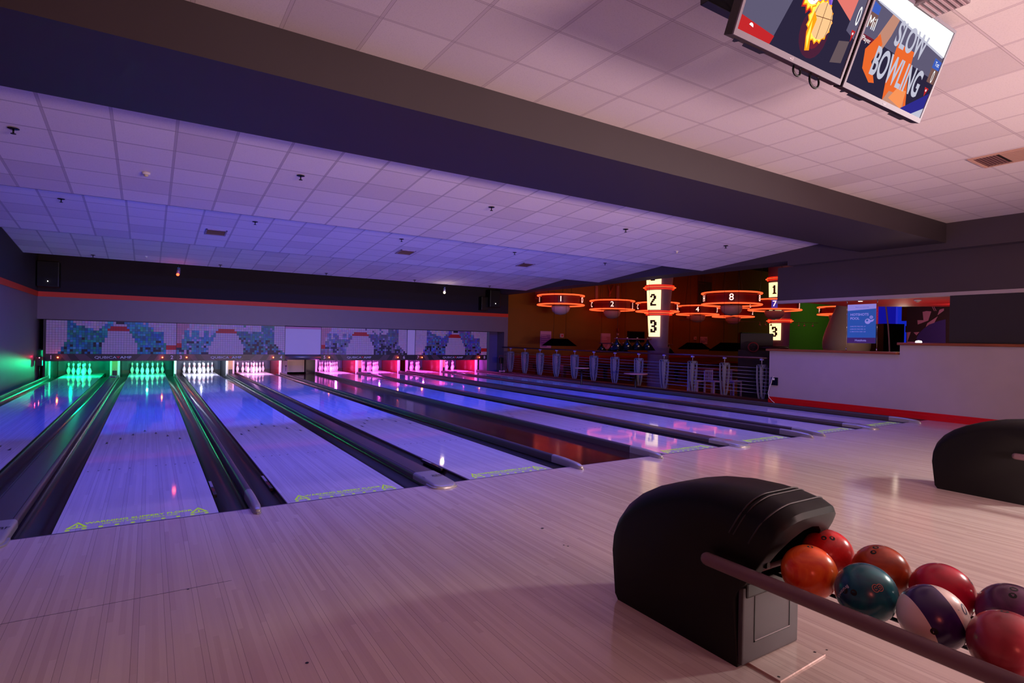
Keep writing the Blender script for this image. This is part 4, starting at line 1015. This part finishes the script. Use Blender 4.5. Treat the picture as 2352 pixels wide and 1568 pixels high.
# pillars with backlit numbers
def pillar(cx, cy, lab, zs, rb, rt, nums):
    t = thing('numbered_pillar', lab, 'pillar', (cx, cy, -.4), 'round pillars with lit numbers')
    mb = MB(); mb.lathe([(rb*1.12, -.4), (rb*1.12, 1.2), (rb*1.16, 1.22), (rb*1.16, 1.28), (rb, 1.30), (rb*1.02, 2.2), (rt, 4.2), (rt*1.1, 6.2)], (cx, cy, 0), 32)
    mm = paint('pillar_mottled', srgb(150, 110, 140), .5, .6, 6); mb.build('shaft', mm, t, smooth=True)
    v = Vector((CAM_C.x-cx, CAM_C.y-cy, 0)).normalized()
    s = Vector((-v.y, v.x, 0))
    rad = lambda z: rb if z < 1.3 else rb+(rt-rb)*(z-1.3)/2.9
    for (z0, z1, ch) in nums:
        mb = MB(); A0, A1 = -1.15, .12; n = 10; rings = []
        for z in (z0, z1):
            r = rad(z)+.03; rings.append([tuple(Vector((cx, cy, z))+(v*math.cos(a)+s*math.sin(a))*r) for a in [A0+(A1-A0)*i/n for i in range(n+1)]])
        mb.loft(rings, closed=False); pl = mb.build('lit_panel', M_SIGN, t); pl['label'] = f'cream lit panel with numeral {ch}'
        if ch:
            am = (A0+A1)/2+.03; zm = (z0+z1)/2
            def fn(a, b):
                r = rad(zm+b)+.036; an = am+a/r; return Vector((cx, cy, zm+b))+(v*math.cos(an)+s*math.sin(an))*r
            BM = {'1': ('.##.', '###.', '.##.', '.##.', '.##.', '.##.', '####'), '2': ('.###.', '##.##', '...##', '..##.', '.##..', '##...', '#####'), '3': ('####.', '##.##', '...##', '.###.', '...##', '##.##', '####.')}[ch]
            mb = MB(); H = (z1-z0)*.60; hc = H/7; wc = hc*.80; nw = len(BM[0])
            for r_, row in enumerate(BM):
                for q_, ch_ in enumerate(row):
                    if ch_ == '#':
                        a0 = (q_-nw/2)*wc; b0 = H/2-(r_+1)*hc; mb.face([fn(a0-.001, b0-.001), fn(a0+wc/2, b0-.001), fn(a0+wc+.001, b0-.001), fn(a0+wc+.001, b0+hc+.001), fn(a0+wc/2, b0+hc+.001), fn(a0-.001, b0+hc+.001)])
            bmesh.ops.remove_doubles(mb.bm, verts=mb.bm.verts, dist=.004)
            mb.build('numeral', M_SIGNT, pl)
    for z in zs:
        for dz, m_, rr in ((-.065, M_NEOND, .05), (0, M_NEON, .11), (.065, M_NEOND, .05)):
            mb = MB(); r = rad(z)+rr; mb.tube([(cx+r*math.cos(2*PI*i/40), cy+r*math.sin(2*PI*i/40), z+dz) for i in range(40)], .016, 7, closed=True); mb.build('neon_band', m_, t)
    pass
def zpx(px, py, D): return (CAM_C+ray(px, py)/CAM_F*D).z
D1, D2 = 22.0, 27.0
c1 = CAM_C+ray(1514, 700)/CAM_F*D1
z1_ = lambda y: zpx(1500, y, D1)
pillar(c1.x, c1.y, 'tapered round pillar with lit numbers 1, 2 and 3, nearer of two', (z1_(661), z1_(719)), .36, .53, ((z1_(773), z1_(726), '3'), (z1_(712), z1_(668), '2'), (z1_(655), z1_(615), '1')))
c2 = CAM_C+ray(1791, 740)/CAM_F*D2
z2_ = lambda y: zpx(1785, y, D2)
pillar(c2.x, c2.y, 'round pillar with lit numbers rising behind the grey half wall', (z2_(641), z2_(737)), .42, .52, ((z2_(781), z2_(743), '3'), (z2_(731), z2_(690), '2'), (z2_(683), z2_(650), '1')))
# pool tables with long black canopy lamps above
def pool_table(x, y, lab):
    t = thing('pool_table', lab, 'pool table', (x, y, -.4), 'pool tables with red cloth')
    MB().box(x-.66, x+.66, y-1.15, y+1.15, .18, .40, .03).build('cabinet', mat('table_wood', srgb(74, 26, 20), .3), t)
    MB().box(x-.55, x+.55, y-1.04, y+1.04, .395, .412).build('cloth', M_CLOTH, t)
    mb = MB()
    for a0, a1, b0, b1 in ((x-.70, x-.55, y-1.2, y+1.2), (x+.55, x+.70, y-1.2, y+1.2), (x-.55, x+.55, y-1.2, y-1.04), (x-.55, x+.55, y+1.04, y+1.2)): mb.box(a0, a1, b0, b1, .39, .45, .01)
    mb.build('rail', mat('table_rail', srgb(120, 50, 30), .25), t)
    for sx in (-.5, .5):
        for sy in (-.95, .95): MB().box(x+sx-.08, x+sx+.08, y+sy-.08, y+sy+.08, -.4, .2, .01).build('leg', mat('table_wood', srgb(74, 26, 20), .3), t)
def canopy(x, y, z, L, ax, lab):
    t = thing('canopy_lamp', lab, 'lamp', (x, y, z), 'black canopy lamps over the pool tables')
    a, b = (L/2, .38); a2, b2 = L/2-.30, .10; h = .30
    if ax == 1: a, b, a2, b2 = b, a, b2, a2
    mb = MB(); lo = [(x-a, y-b, z), (x+a, y-b, z), (x+a, y+b, z), (x-a, y+b, z)]; hi = [(x-a2, y-b2, z+h), (x+a2, y-b2, z+h), (x+a2, y+b2, z+h), (x-a2, y+b2, z+h)]
    mb.loft([lo, hi]); o = mb.build('shade', mat('matte_black', srgb(5, 5, 6), 1, spec=0), t); 
    for f in o.data.polygons: f.use_smooth = False
    for s in (-1, 1):
        mb = MB(); q = (x+s*a2*.9, y, z+h) if ax == 0 else (x, y+s*b2*.9, z+h); mb.cyl(q, (q[0], q[1], 6.2), .006, 5); mb.build('chain', M_BLK, t)
for i, c in enumerate(ring_c):
    nm = (1, 2, 3, 4, 5, 8, 7, 6)[i]
    pool_table(c.x, c.y, f'pool table with red cloth under neon lamp {nm}')
def lampat(px, py, z, L, ax, lab):
    d = ray(px, py); k = (z-CAM_C.z)/d.z; return d, k
for (px0, px1, py, D, lab) in ((1252, 1318, 794, 24.0, 'black canopy lamp hanging before the mauve poster, under neon lamp 1'), (1563, 1627, 802, 26, 'black canopy lamp under neon lamp 4'), (1634, 1722, 806, 20.5, 'black canopy lamp, largest of the three, under neon lamp 8')):
    c = CAM_C+ray((px0+px1)/2, py)/CAM_F*D; L = (px1-px0)/CAM_F*D*1.08
    canopy(c.x, c.y, c.z, L, 0, lab)
# triangular-shade billiard bars
def shade_bar(px0, px1, py, D, n, lab):
    a = CAM_C+ray(px0, py)/CAM_F*D; b = CAM_C+ray(px1, py)/CAM_F*D; b.z = a.z
    t = thing('billiard_lamp_bar', lab, 'lamp', tuple(a), 'billiard lamp bars with cone shades')
    mb = MB(); mb.cyl(tuple(a), tuple(b), .022, 10); mb.build('bar', mat('bar_red', srgb(120, 40, 50), .3), t)
    for q in (a.lerp(b, .08), a.lerp(b, .92)):
        mb = MB(); mb.cyl(tuple(q), (q.x, q.y, 6.195), .005, 5); mb.build('chain', M_BLK, t)
    for i in range(n):
        p = a.lerp(b, (i+.25)/(n-.4)) ; mb = MB(); mb.lathe([(.03, -.02), (.05, -.08), (.27, -.38), (.26, -.38), (.04, -.09)], tuple(p), 20, caps=False); sh = mb.build('cone_shade', M_BLKG, t)
        mb = MB(); mb.sphere((p.x, p.y, p.z+.03), .035, 10); mb.build('finial', mat('brass', srgb(210, 170, 130), .2, .9), sh)
shade_bar(1411, 1496, 777.5, 19.5, 4, 'bar of four black cone shades with brass finials before the pillar')
shade_bar(1376, 1440, 788, 24, 3, 'smaller bar of black cone shades before the second mauve poster')
shade_bar(1528, 1546, 791, 24, 1, 'single dark cone shade lamp just past the pillar')
# wall things
def wallrect(px0, py0, px1, py1, yw=17.19):
    a = at(px0, py0, 1, yw); b = at(px1, py1, 1, yw); return a.x, b.x, min(a.z, b.z), max(a.z, b.z)
def poster(r, lab, paper, ink, lines=4, fig=True):
    x0, x1, z0, z1 = r; t = thing('poster', lab, 'poster', ((x0+x1)/2, 17.19, z0))
    MB().box(x0, x1, 17.17, 17.195, z0, z1).build('sheet', paper, t)
    mb = MB(); mb.box(x0+.03, x1-.03, 17.166, 17.171, z0+.05, z0+(z1-z0)*.80); mb.build('print_area', ink, t)
    mb = MB()
    for i in range(lines): zz = z0+(z1-z0)*(.72-.12*i); mb.box(x0+.06, x0+(x1-x0)*(.55+.1*(i % 3)), 17.162, 17.167, zz, zz+.035)
    if fig: mb.face([(x1-.28, 17.1635, z0+.05), (x1-.05, 17.1635, z0+.05), (x1-.1, 17.1635, z0+(z1-z0)*.4)])
    mb.build('print', paper, t)
pm = mat('poster_mauve', srgb(214, 150, 180), .6); pi = mat('poster_ink', srgb(160, 100, 150), .6)
poster(wallrect(1241, 760, 1265, 799), 'mauve notice poster nearest the far corner, behind the first canopy lamp', pm, pi)
poster(wallrect(1380, 765, 1401, 801), 'pinkish poster on the olive wall behind the smaller lamp bar', pm, mat('poster_ink2', srgb(190, 110, 130), .6), 2)
poster(wallrect(1608, 773, 1624, 790), 'small pale poster on the wall above the canopy lamp of neon lamp 4', pm, pi, 3)
poster(wallrect(1229, 668, 1283, 690), 'large pink poster partly behind neon ring lamp 1', mat('poster_red', srgb(190, 70, 60), .6), mat('poster_red2', srgb(170, 50, 46), .6), 1)
poster(wallrect(1603, 632, 1634, 700), 'tall dark poster of a figure high on the wall behind neon lamp 8', mat('poster_dark', srgb(110, 40, 50), .6), mat('poster_dark2', srgb(60, 24, 32), .6), 1)
def small_box(r, lab, m1, m2=None, name='call_point', cat='alarm'):
    x0, x1, z0, z1 = r; t = thing(name, lab, cat, ((x0+x1)/2, 17.19, z0)); MB().box(x0, x1, 17.13, 17.195, z0, z1, .01).build('box', m1, t)
    if m2: q = .25; MB().box(x0+(x1-x0)*q, x1-(x1-x0)*q, 17.12, 17.132, z0+(z1-z0)*q, z1-(z1-z0)*q, .004).build('button', m2, t)
CREAM = mat('cream_box', srgb(220, 180, 170), .5)
small_box(wallrect(1286, 766, 1293, 775), 'cream wall plate with a red button right of the first mauve poster', CREAM, M_TXTR)
small_box(wallrect(1416, 754, 1420, 761), 'dim red box on the olive wall above the lamp bars', mat('dimred', srgb(150, 60, 40), .5), name='wall_box', cat='box')
small_box(wallrect(1416, 765, 1420, 770), 'small cream plate below the dim red box', CREAM, name='wall_box', cat='box')
small_box(wallrect(1593, 773, 1598, 780), 'small cream call point left of the small pale poster', CREAM, M_TXTR)
small_box(wallrect(1576, 725, 1582, 731), 'tiny pink box on the wall below neon ring 4', CREAM, name='wall_box', cat='box')
def wall_tv(r, lab):
    x0, x1, z0, z1 = r; t = thing('wall_television', lab, 'television', ((x0+x1)/2, 17.19, z0)); MB().box(x0, x1, 17.08, 17.195, z0, z1, .01).build('case', M_BLK, t); MB().box(x0+.04, x1-.04, 17.074, 17.081, z0+.04, z1-.04).build('screen', M_BLKG, t)
wall_tv(wallrect(1441, 760, 1477, 786), 'black television on the olive wall behind the bar of four cone shades')
wall_tv(wallrect(1700, 763, 1765, 800), 'large black television on the wall behind the red wheel')
# vertical frame strips beside neon lamp 2 and the antler like ornament
for px in (1367, 1416):
    x0, x1, z0, z1 = wallrect(px, 656, px+5, 690); o = MB().box(x0, x1, 17.15, 17.195, z0, z1).build('wall_batten', mat('batten_pink', srgb(180, 120, 120), .6)); tag(o, f'pale vertical batten on the wall {"on the pin side of" if px < 1400 else "beyond"} the hanging ornament above neon lamp 2', 'batten')
o_ = at(1402, 668, 1, 17.1); t = thing('hanging_ornament', 'brownish Y shaped ornament with a ball hanging on the wall above neon lamp 2', 'ornament', tuple(o_))
mb = MB(); mb.tube([tuple(at(1397, 655, 1, 17.1)), tuple(at(1401, 670, 1, 17.1)), tuple(at(1400, 678, 1, 17.1))], .035, 6); mb.tube([tuple(at(1408, 655, 1, 17.1)), tuple(at(1404, 668, 1, 17.1)), tuple(at(1401, 674, 1, 17.1))], .035, 6); mb.build('arms', mat('ornament_brown', srgb(190, 80, 50), .5), t)
mb = MB(); mb.sphere(tuple(at(1400.5, 679, 1, 17.1)), .06, 10); mb.build('ball', mat('ornament_brown', srgb(190, 80, 50), .5), t)
# ride-like machine with a red wheel by the second pillar
c = CAM_C+ray(1730, 797)/CAM_F*17; v = Vector((CAM_C.x-c.x, CAM_C.y-c.y, 0)).normalized(); s = Vector((-v.y, v.x, 0))
t = thing('arcade_machine', 'dark arcade machine with a red spoked wheel above the railing', 'arcade machine', (c.x, c.y, -.4))
def slab_(mb, u0, u1, d0, d1, z0, z1):
    q = [c+s*u+v*d for u, d in ((u0, d0), (u1, d0), (u1, d1), (u0, d1))]; mb.loft([[(p.x, p.y, z0) for p in q], [(p.x, p.y, z1) for p in q]])
mb = MB(); slab_(mb, -.42, .62, -.9, -.1, -.4, c.z-.10); slab_(mb, -.36, .55, -.9, -.5, c.z-.1, c.z+.42); o = mb.build('body', M_BLK, t)
for f in o.data.polygons: f.use_smooth = False
mb = MB(); mb.tube([c+(s*math.cos(2*PI*i/28)+Vector((0, 0, 1))*math.sin(2*PI*i/28))*.135 for i in range(28)], .022, 8, closed=True); mb.build('wheel_rim', mat('wheel_red', srgb(130, 20, 24), .4), t)
mb = MB(); mb.cyl(c-v*.12, c+v*.03, .035, 12); [mb.cyl(c, c+(s*math.cos(k*PI/4)+Vector((0, 0, 1))*math.sin(k*PI/4))*.13, .008, 6) for k in range(8)]; mb.build('spokes', mat('spoke_dark', srgb(60, 24, 30), .4), t)
mb = MB(); d0 = c+s*.12-v*.12; d1 = c+s*.95-v*.12; mb.cyl(d0, d1, .05, 12); mb.build('bar', mat('bar_dark', srgb(70, 20, 26), .35), t)
for p in (d0+Vector((0, 0, .06)), d1+Vector((0, 0, .06))): mb = MB(); mb.sphere(tuple(p), .014, 8); mb.build('stud', M_CHR, t)
# track lights along a cable
a = CAM_C+ray(1560, 733)/CAM_F*26; b = CAM_C+ray(1880, 733)/CAM_F*26; a.z = b.z = 2.5
t = thing('cable_lights', 'thin cable with tiny spotlights strung across the pool room behind the further pillar', 'lights', tuple(a))
mb = MB(); mb.cyl(tuple(a), tuple(b), .008, 5); mb.build('cable', mat('cable_tan', srgb(130, 90, 70), .5), t)
for k in (.58, .62, .66, .86, .90, .96):
    p = a.lerp(b, k); mb = MB(); mb.cyl((p.x, p.y, p.z), (p.x, p.y, p.z-.12), .01, 5); mb.lathe([(.02, -.10), (.06, -.17)], tuple(p), 10); mb.build('lamp_head', mat('head_tan', srgb(190, 150, 140), .3, .4), t)
# white stools and white cue rests seen through the railing
def stool(x, y, lab):
    t = thing('bar_stool', lab, 'stool', (x, y, -.4), 'pale high stools behind the railing'); m_ = mat('stool_pale', srgb(176, 140, 160), .5)
    MB().box(x-.19, x+.19, y-.19, y+.19, .30, .34, .01).build('seat', m_, t)
    for sx in (-1, 1):
        for sy in (-1, 1): MB().box(x+sx*.17-.02, x+sx*.17+.02, y+sy*.17-.02, y+sy*.17+.02, -.4, .30 if sy < 0 else .66).build('leg', m_, t)
    mb = MB(); mb.box(x-.19, x+.19, y+.155, y+.185, .60, .66)
    for k in (-.08, 0, .08): mb.box(x+k-.018, x+k+.018, y+.16, y+.18, .34, .60)
    mb.build('backrest', m_, t)
for px, py, lab in ((1638, 858, 'pale slatted high stool behind the railing, nearest neon lamp 8'), (1683, 857, 'pale slatted high stool between the last two railing posts'), (1600, 857, 'pale slatted high stool left of the one nearest neon lamp 8')):
    p = CAM_C+ray(px, py)/CAM_F*17.2; stool(p.x, p.y, lab)
# table tops with bright edges
for px0, px1, py, D, lab in ((1317, 1355, 844, 19, 'thin dark cocktail table with a bright edge seen through the railing'), (1430, 1490, 857, 18, 'low table with a pale edge beyond the middle railing posts'), (1690, 1740, 872, 19, 'low table with a pinkish top beside the last railing post')):
    p = CAM_C+ray((px0+px1)/2, py)/CAM_F*D; L = (px1-px0)/CAM_F*D/2*.9
    t = thing('low_table', lab, 'table', (p.x, p.y, -.4)); mb = MB(); mb.lathe([(L, 0), (L, -.03)], tuple(p), 28); mb.build('top', mat('table_top_tan', srgb(190, 130, 110), .25), t)
    mb = MB(); mb.cyl((p.x, p.y, p.z-.03), (p.x, p.y, -.38), .035, 10); mb.lathe([(.22, -.4), (.05, -.36)], (p.x, p.y, 0), 20); mb.build('pedestal', M_BLK, t)
# giant pin
c = CAM_C+ray(1944, 780)/CAM_F*19
t = thing('giant_bowling_pin', 'giant cream bowling pin standing behind the hanging poster', 'giant pin', (c.x, c.y, -.4))
S = 11.7; mb = MB(); mb.lathe([(r*S, .22+h*S) for r, h in PROF], (c.x, c.y, 0), 48); mb.build('body', mat('giant_pin_cream', srgb(214, 176, 158), .35), t)
mb = MB(); mb.lathe([(.5, -.4), (.5, .21), (.42, .23)], (c.x, c.y, 0), 32); mb.build('plinth', M_BLK, t)
point('pin_lamp', (c.x-2.0, c.y-2.6, 2.2), 30, (1, .8, .62), .2)
# bay ceiling in red with downlight
t_ = MB(); t_.prism([(14.05, -4), (20, -4), (18.2, -.2), (17.25, 1.02), (15.95, 2.64), (14.05, 2.67)], 2, 2.49, 2.62); struct(t_.build('ceiling_bay', paint('red_ceiling', srgb(200, 14, 20), .6)))
t = thing('downlight', 'small lit downlight in the red bay ceiling above the hanging poster', 'downlight', (14.35, 1.7, 2.49))
p = at(1957, 687, 2, 2.487)
mb = MB(); mb.lathe([(.06, 0), (.06, -.006)], (max(p.x, 14.2), p.y+.15, 2.489), 20); mb.build('trim_ring', M_WHITE, t)
mb = MB(); mb.lathe([(.0001, -.008), (.042, -.008)], (max(p.x, 14.2), p.y+.15, 2.489), 20, caps=False); mb.build('lamp', mat('lamp_warm', (1, .9, .7, 1), .4, emit=(1, .86, .6, 1), es=25), t)
spot('downlight_beam', (14.3, 1.55, 2.46), (14.3, 1.5, 0), 25, (1, .8, .6), 2.2, .04, .6)
area('bay_bounce', (15.4, .6, .9), (15.4, .6, 2.5), 1.2, 14, (1, .55, .5))
p = at(2108, 688, 2, 2.488); detector(p.x, p.y, 2.488, 'white smoke detector on the red bay ceiling', .07)
# hanging poster
PX = 13.93
def PP(u, v, d=0):
    a = Vector((PX, 1.645, 1.530)); b = Vector((PX, 1.045, 1.532)); return a+(b-a)*u+Vector((0, 0, 1))*(v*.865)+Vector((-d, 0, 0))
t = thing('hanging_poster', 'blue HOTSHOTS POOL price poster hung on wires above the oak ledge', 'poster', (PX, 1.34, 1.53))
M_PB = mat('poster_blue', srgb(52, 112, 190), .5, emit=srgb(52, 112, 190), es=.22); M_PL = mat('poster_lilac', srgb(170, 170, 232), .5, emit=srgb(160, 160, 232), es=.35); M_PD = mat('poster_plum', srgb(98, 66, 130), .5)
def pq(mb, pts, d): mb.face([PP(u, v, d) for u, v in pts])
mb = MB(); mb.use(M_PB); mb.box(PX, PX+.008, 1.045, 1.645, 1.53, 2.395)
mb.use(M_PL); pq(mb, [(0, .84), (1, .88), (1, 1), (0, 1)], .001)
mb.use(M_PD); pq(mb, [(0, 0), (1, 0), (1, .14), (0, .14)], .001)
sh = mb.build('sheet', None, t)
def pt(s, u, v, h, sx=1, m_=M_PL, bold=0, al='CENTER'):
    mb = MB(); text_mb(mb, s, PP(u, v), h, (0, -1, 0), (0, 0, 1), .003, sx=sx, bold=bold, align=al); return mb.build('lettering', m_, sh)
pt('HOTSHOTS', .10, .735, .052, 1.0, M_PL, .02, 'LEFT'); pt('POOL', .10, .635, .052, 1.0, M_PL, .02, 'LEFT')
pt("Pool's you can't miss", .52, .925, .024, 1, M_PB)
pt('30 MINUTES TABLE HIRE - £4', .10, .43, .020, .9, M_PL, .01, 'LEFT'); pt('60 MINUTES TABLE HIRE - £6', .10, .36, .020, .9, M_PL, .01, 'LEFT'); pt('ULTIMATE POOL CARD - £20', .10, .295, .020, .9, M_PL, .01, 'LEFT'); pt('Hotshots', .48, .07, .045, 1, M_PL, .01)
mb = MB(); n_ = 24
def ringd(cu, cv, r, m_, d): mb.use(m_); pq(mb, [(cu+r*math.cos(2*PI*i/n_)/.6, cv+r*math.sin(2*PI*i/n_)/.865) for i in range(n_)], d)
ringd(.72, .56, .060, M_PL, .002); ringd(.70, .58, .022, M_PB, .003); ringd(.84, .66, .036, M_PL, .002); ringd(.84, .66, .022, M_PB, .003); ringd(.84, .66, .014, M_PL, .004)
mb.use(M_PL); pq(mb, [(.80, .58), (.95, .62), (.90, .555), (.78, .53)], .002)
mb.build('pool_ball_drawing', None, sh)
for y in (1.66, 1.02):
    mb = MB(); mb.cyl((PX, y, 1.36), (PX, y, 2.49), .0035, 6); wire = mb.build('wire', M_CHR, t); mb = MB(); mb.cyl((PX, y, 1.356), (PX, y, 1.42), .012, 8); mb.cyl((PX, y, 2.44), (PX, y, 2.489), .010, 8); mb.build('wire_clamp', M_CHR, wire)
# blue screen wall, black door panel, red lit strip, mural
def blockpx(name, lab, cat, px0, py0, px1, py1, D, m_, th=.12, base=None):
    a = CAM_C+ray(px0, py0)/CAM_F*D; b = CAM_C+ray(px1, py1)/CAM_F*D; v = Vector((.5375, .8433, 0)); r = Vector((.8433, -.5375, 0))
    z1, z0 = max(a.z, b.z), min(a.z, b.z) if base is None else base
    mb = MB(); L = (b-a).dot(r); q = [a, a+r*L, a+r*L+v*th, a+v*th]
    mb.loft([[(p.x, p.y, z0) for p in q], [(p.x, p.y, z1) for p in q]]); o = mb.build(name, m_)
    for f in o.data.polygons: f.use_smooth = False
    tag(o, lab, cat); return o
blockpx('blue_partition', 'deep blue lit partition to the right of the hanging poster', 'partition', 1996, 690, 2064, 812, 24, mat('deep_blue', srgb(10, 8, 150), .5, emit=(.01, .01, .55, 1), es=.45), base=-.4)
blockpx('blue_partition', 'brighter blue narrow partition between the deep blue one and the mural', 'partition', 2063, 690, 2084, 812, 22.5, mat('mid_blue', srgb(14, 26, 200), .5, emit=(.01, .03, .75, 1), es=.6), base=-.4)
blockpx('arcade_cabinet', 'black cabinet standing before the blue partition', 'cabinet', 2030, 743, 2076, 815, 20.5, M_BLK, .7, -.4)
blockpx('arcade_cabinet', 'low black cabinet between the giant pin and the taller black cabinet', 'cabinet', 2008, 762, 2029, 815, 22, M_BLK, .7, -.4)
blockpx('red_lit_panel', 'dark red lit panel behind the edge of the hanging poster', 'panel', 1985, 700, 2016, 790, 23, mat('red_panel', srgb(120, 10, 16), .5, emit=(.5, .01, .02, 1), es=.5), base=-.4)
t = thing('rope_light', 'thin twisted rope hanging before the blue partition', 'rope', tuple(CAM_C+ray(2040, 800)/CAM_F*18))
mb = MB(); mb.tube([tuple(CAM_C+ray(px, py)/CAM_F*18) for px, py in ((2033, 660), (2033, 695), (2036, 712), (2040, 750), (2042, 780), (2043, 806), (2044, 850), (2044, 915))], .022, 6); mb.build('rope', mat('rope_pale', srgb(170, 110, 140), .5), t)
MP = 18.0
def mp(px, py, d=0): p = at(px, py, 0, MP-d); return (p.x, p.y, p.z)
pp0 = at(2083, 700, 0, MP)
struct(MB().box(MP, MP+.15, -4, pp0.y, -.4, 2.62).build('wall_mural', mat('mural_brown', srgb(52, 14, 20), .7)))
t = thing('wall_mural', 'mural of a pink and dark chequered flag and purple disc on the bay wall', 'mural', (MP, 1.3, 1.3))
mpink = mat('mural_pink', srgb(206, 120, 150), .7); mpur = mat('mural_purple', srgb(66, 34, 116), .7); mbk = mat('mural_black', srgb(12, 8, 12), .6)
def mpoly(nm, m_, pts, d): 
    mb = MB(); mb.face([mp(px, py, d) for px, py in pts]); mb.build(nm, m_, t)
for pts in (((2119, 716), (2128, 714), (2139, 715), (2132, 736), (2108, 745), (2107, 735), (2121, 735)), ((2126, 751), (2130, 742), (2154, 726), (2146, 741), (2134, 745)), ((2153, 724), (2158, 711), (2168, 708), (2168, 713)), ((2083, 763), (2092, 762), (2084, 785), (2083, 785)), ((2098, 763), (2112, 762), (2105, 770)), ((2083, 784), (2103, 785), (2103, 788), (2083, 788))):
    mpoly('flag_check', mpink, pts, .006)
mpoly('purple_disc', mpur, [(2103, 790), (2106, 774), (2112, 764), (2122, 754), (2136, 745), (2152, 738), (2172, 733), (2172, 790)], .004)
for o0 in (0, 4): mpoly('pale_line', mpink, [(2136+o0, 700), (2142+o0, 704), (2147+o0, 714), (2145.5+o0, 714), (2140.5+o0, 704), (2134.5+o0, 700)], .008)
blockpx('ceiling_projector', 'black projector like box hanging before the chequered mural', 'projector', 2084, 690, 2118, 737, 18.0, M_BLK, .25)
blockpx('game_monitor', 'small dark box on a post before the chequered mural', 'screen', 2090, 748, 2108, 763, 17.4, M_BLKG, .2)
t = thing('table_lamp', 'small glowing white lamp on the oak counter by the mural', 'lamp', tuple(at(2110, 784, 0, 14.1)))
p = at(2110, 785, 0, 14.1); mb = MB(); mb.lathe([(.0001, .04), (.05, .03), (.062, .0), (.05, -.012)], (p.x, p.y, 1.567), 20); mb.build('shade', mat('glow_white', (1, 1, 1, 1), .4, emit=(1, .85, .75, 1), es=3), t)
area('mural_light', (16.2, .2, 2.2), (18, 1.0, 1.5), .6, 10, (1, .7, .7))
area('pool_light', (24, 7, 5.8), (24, 9, 0), 6, 60, (1, .5, .3), 6)
area('green_wash', (39, 13, 5.0), (40, 17.2, 1.5), 2, 60, (.8, 1, .4))
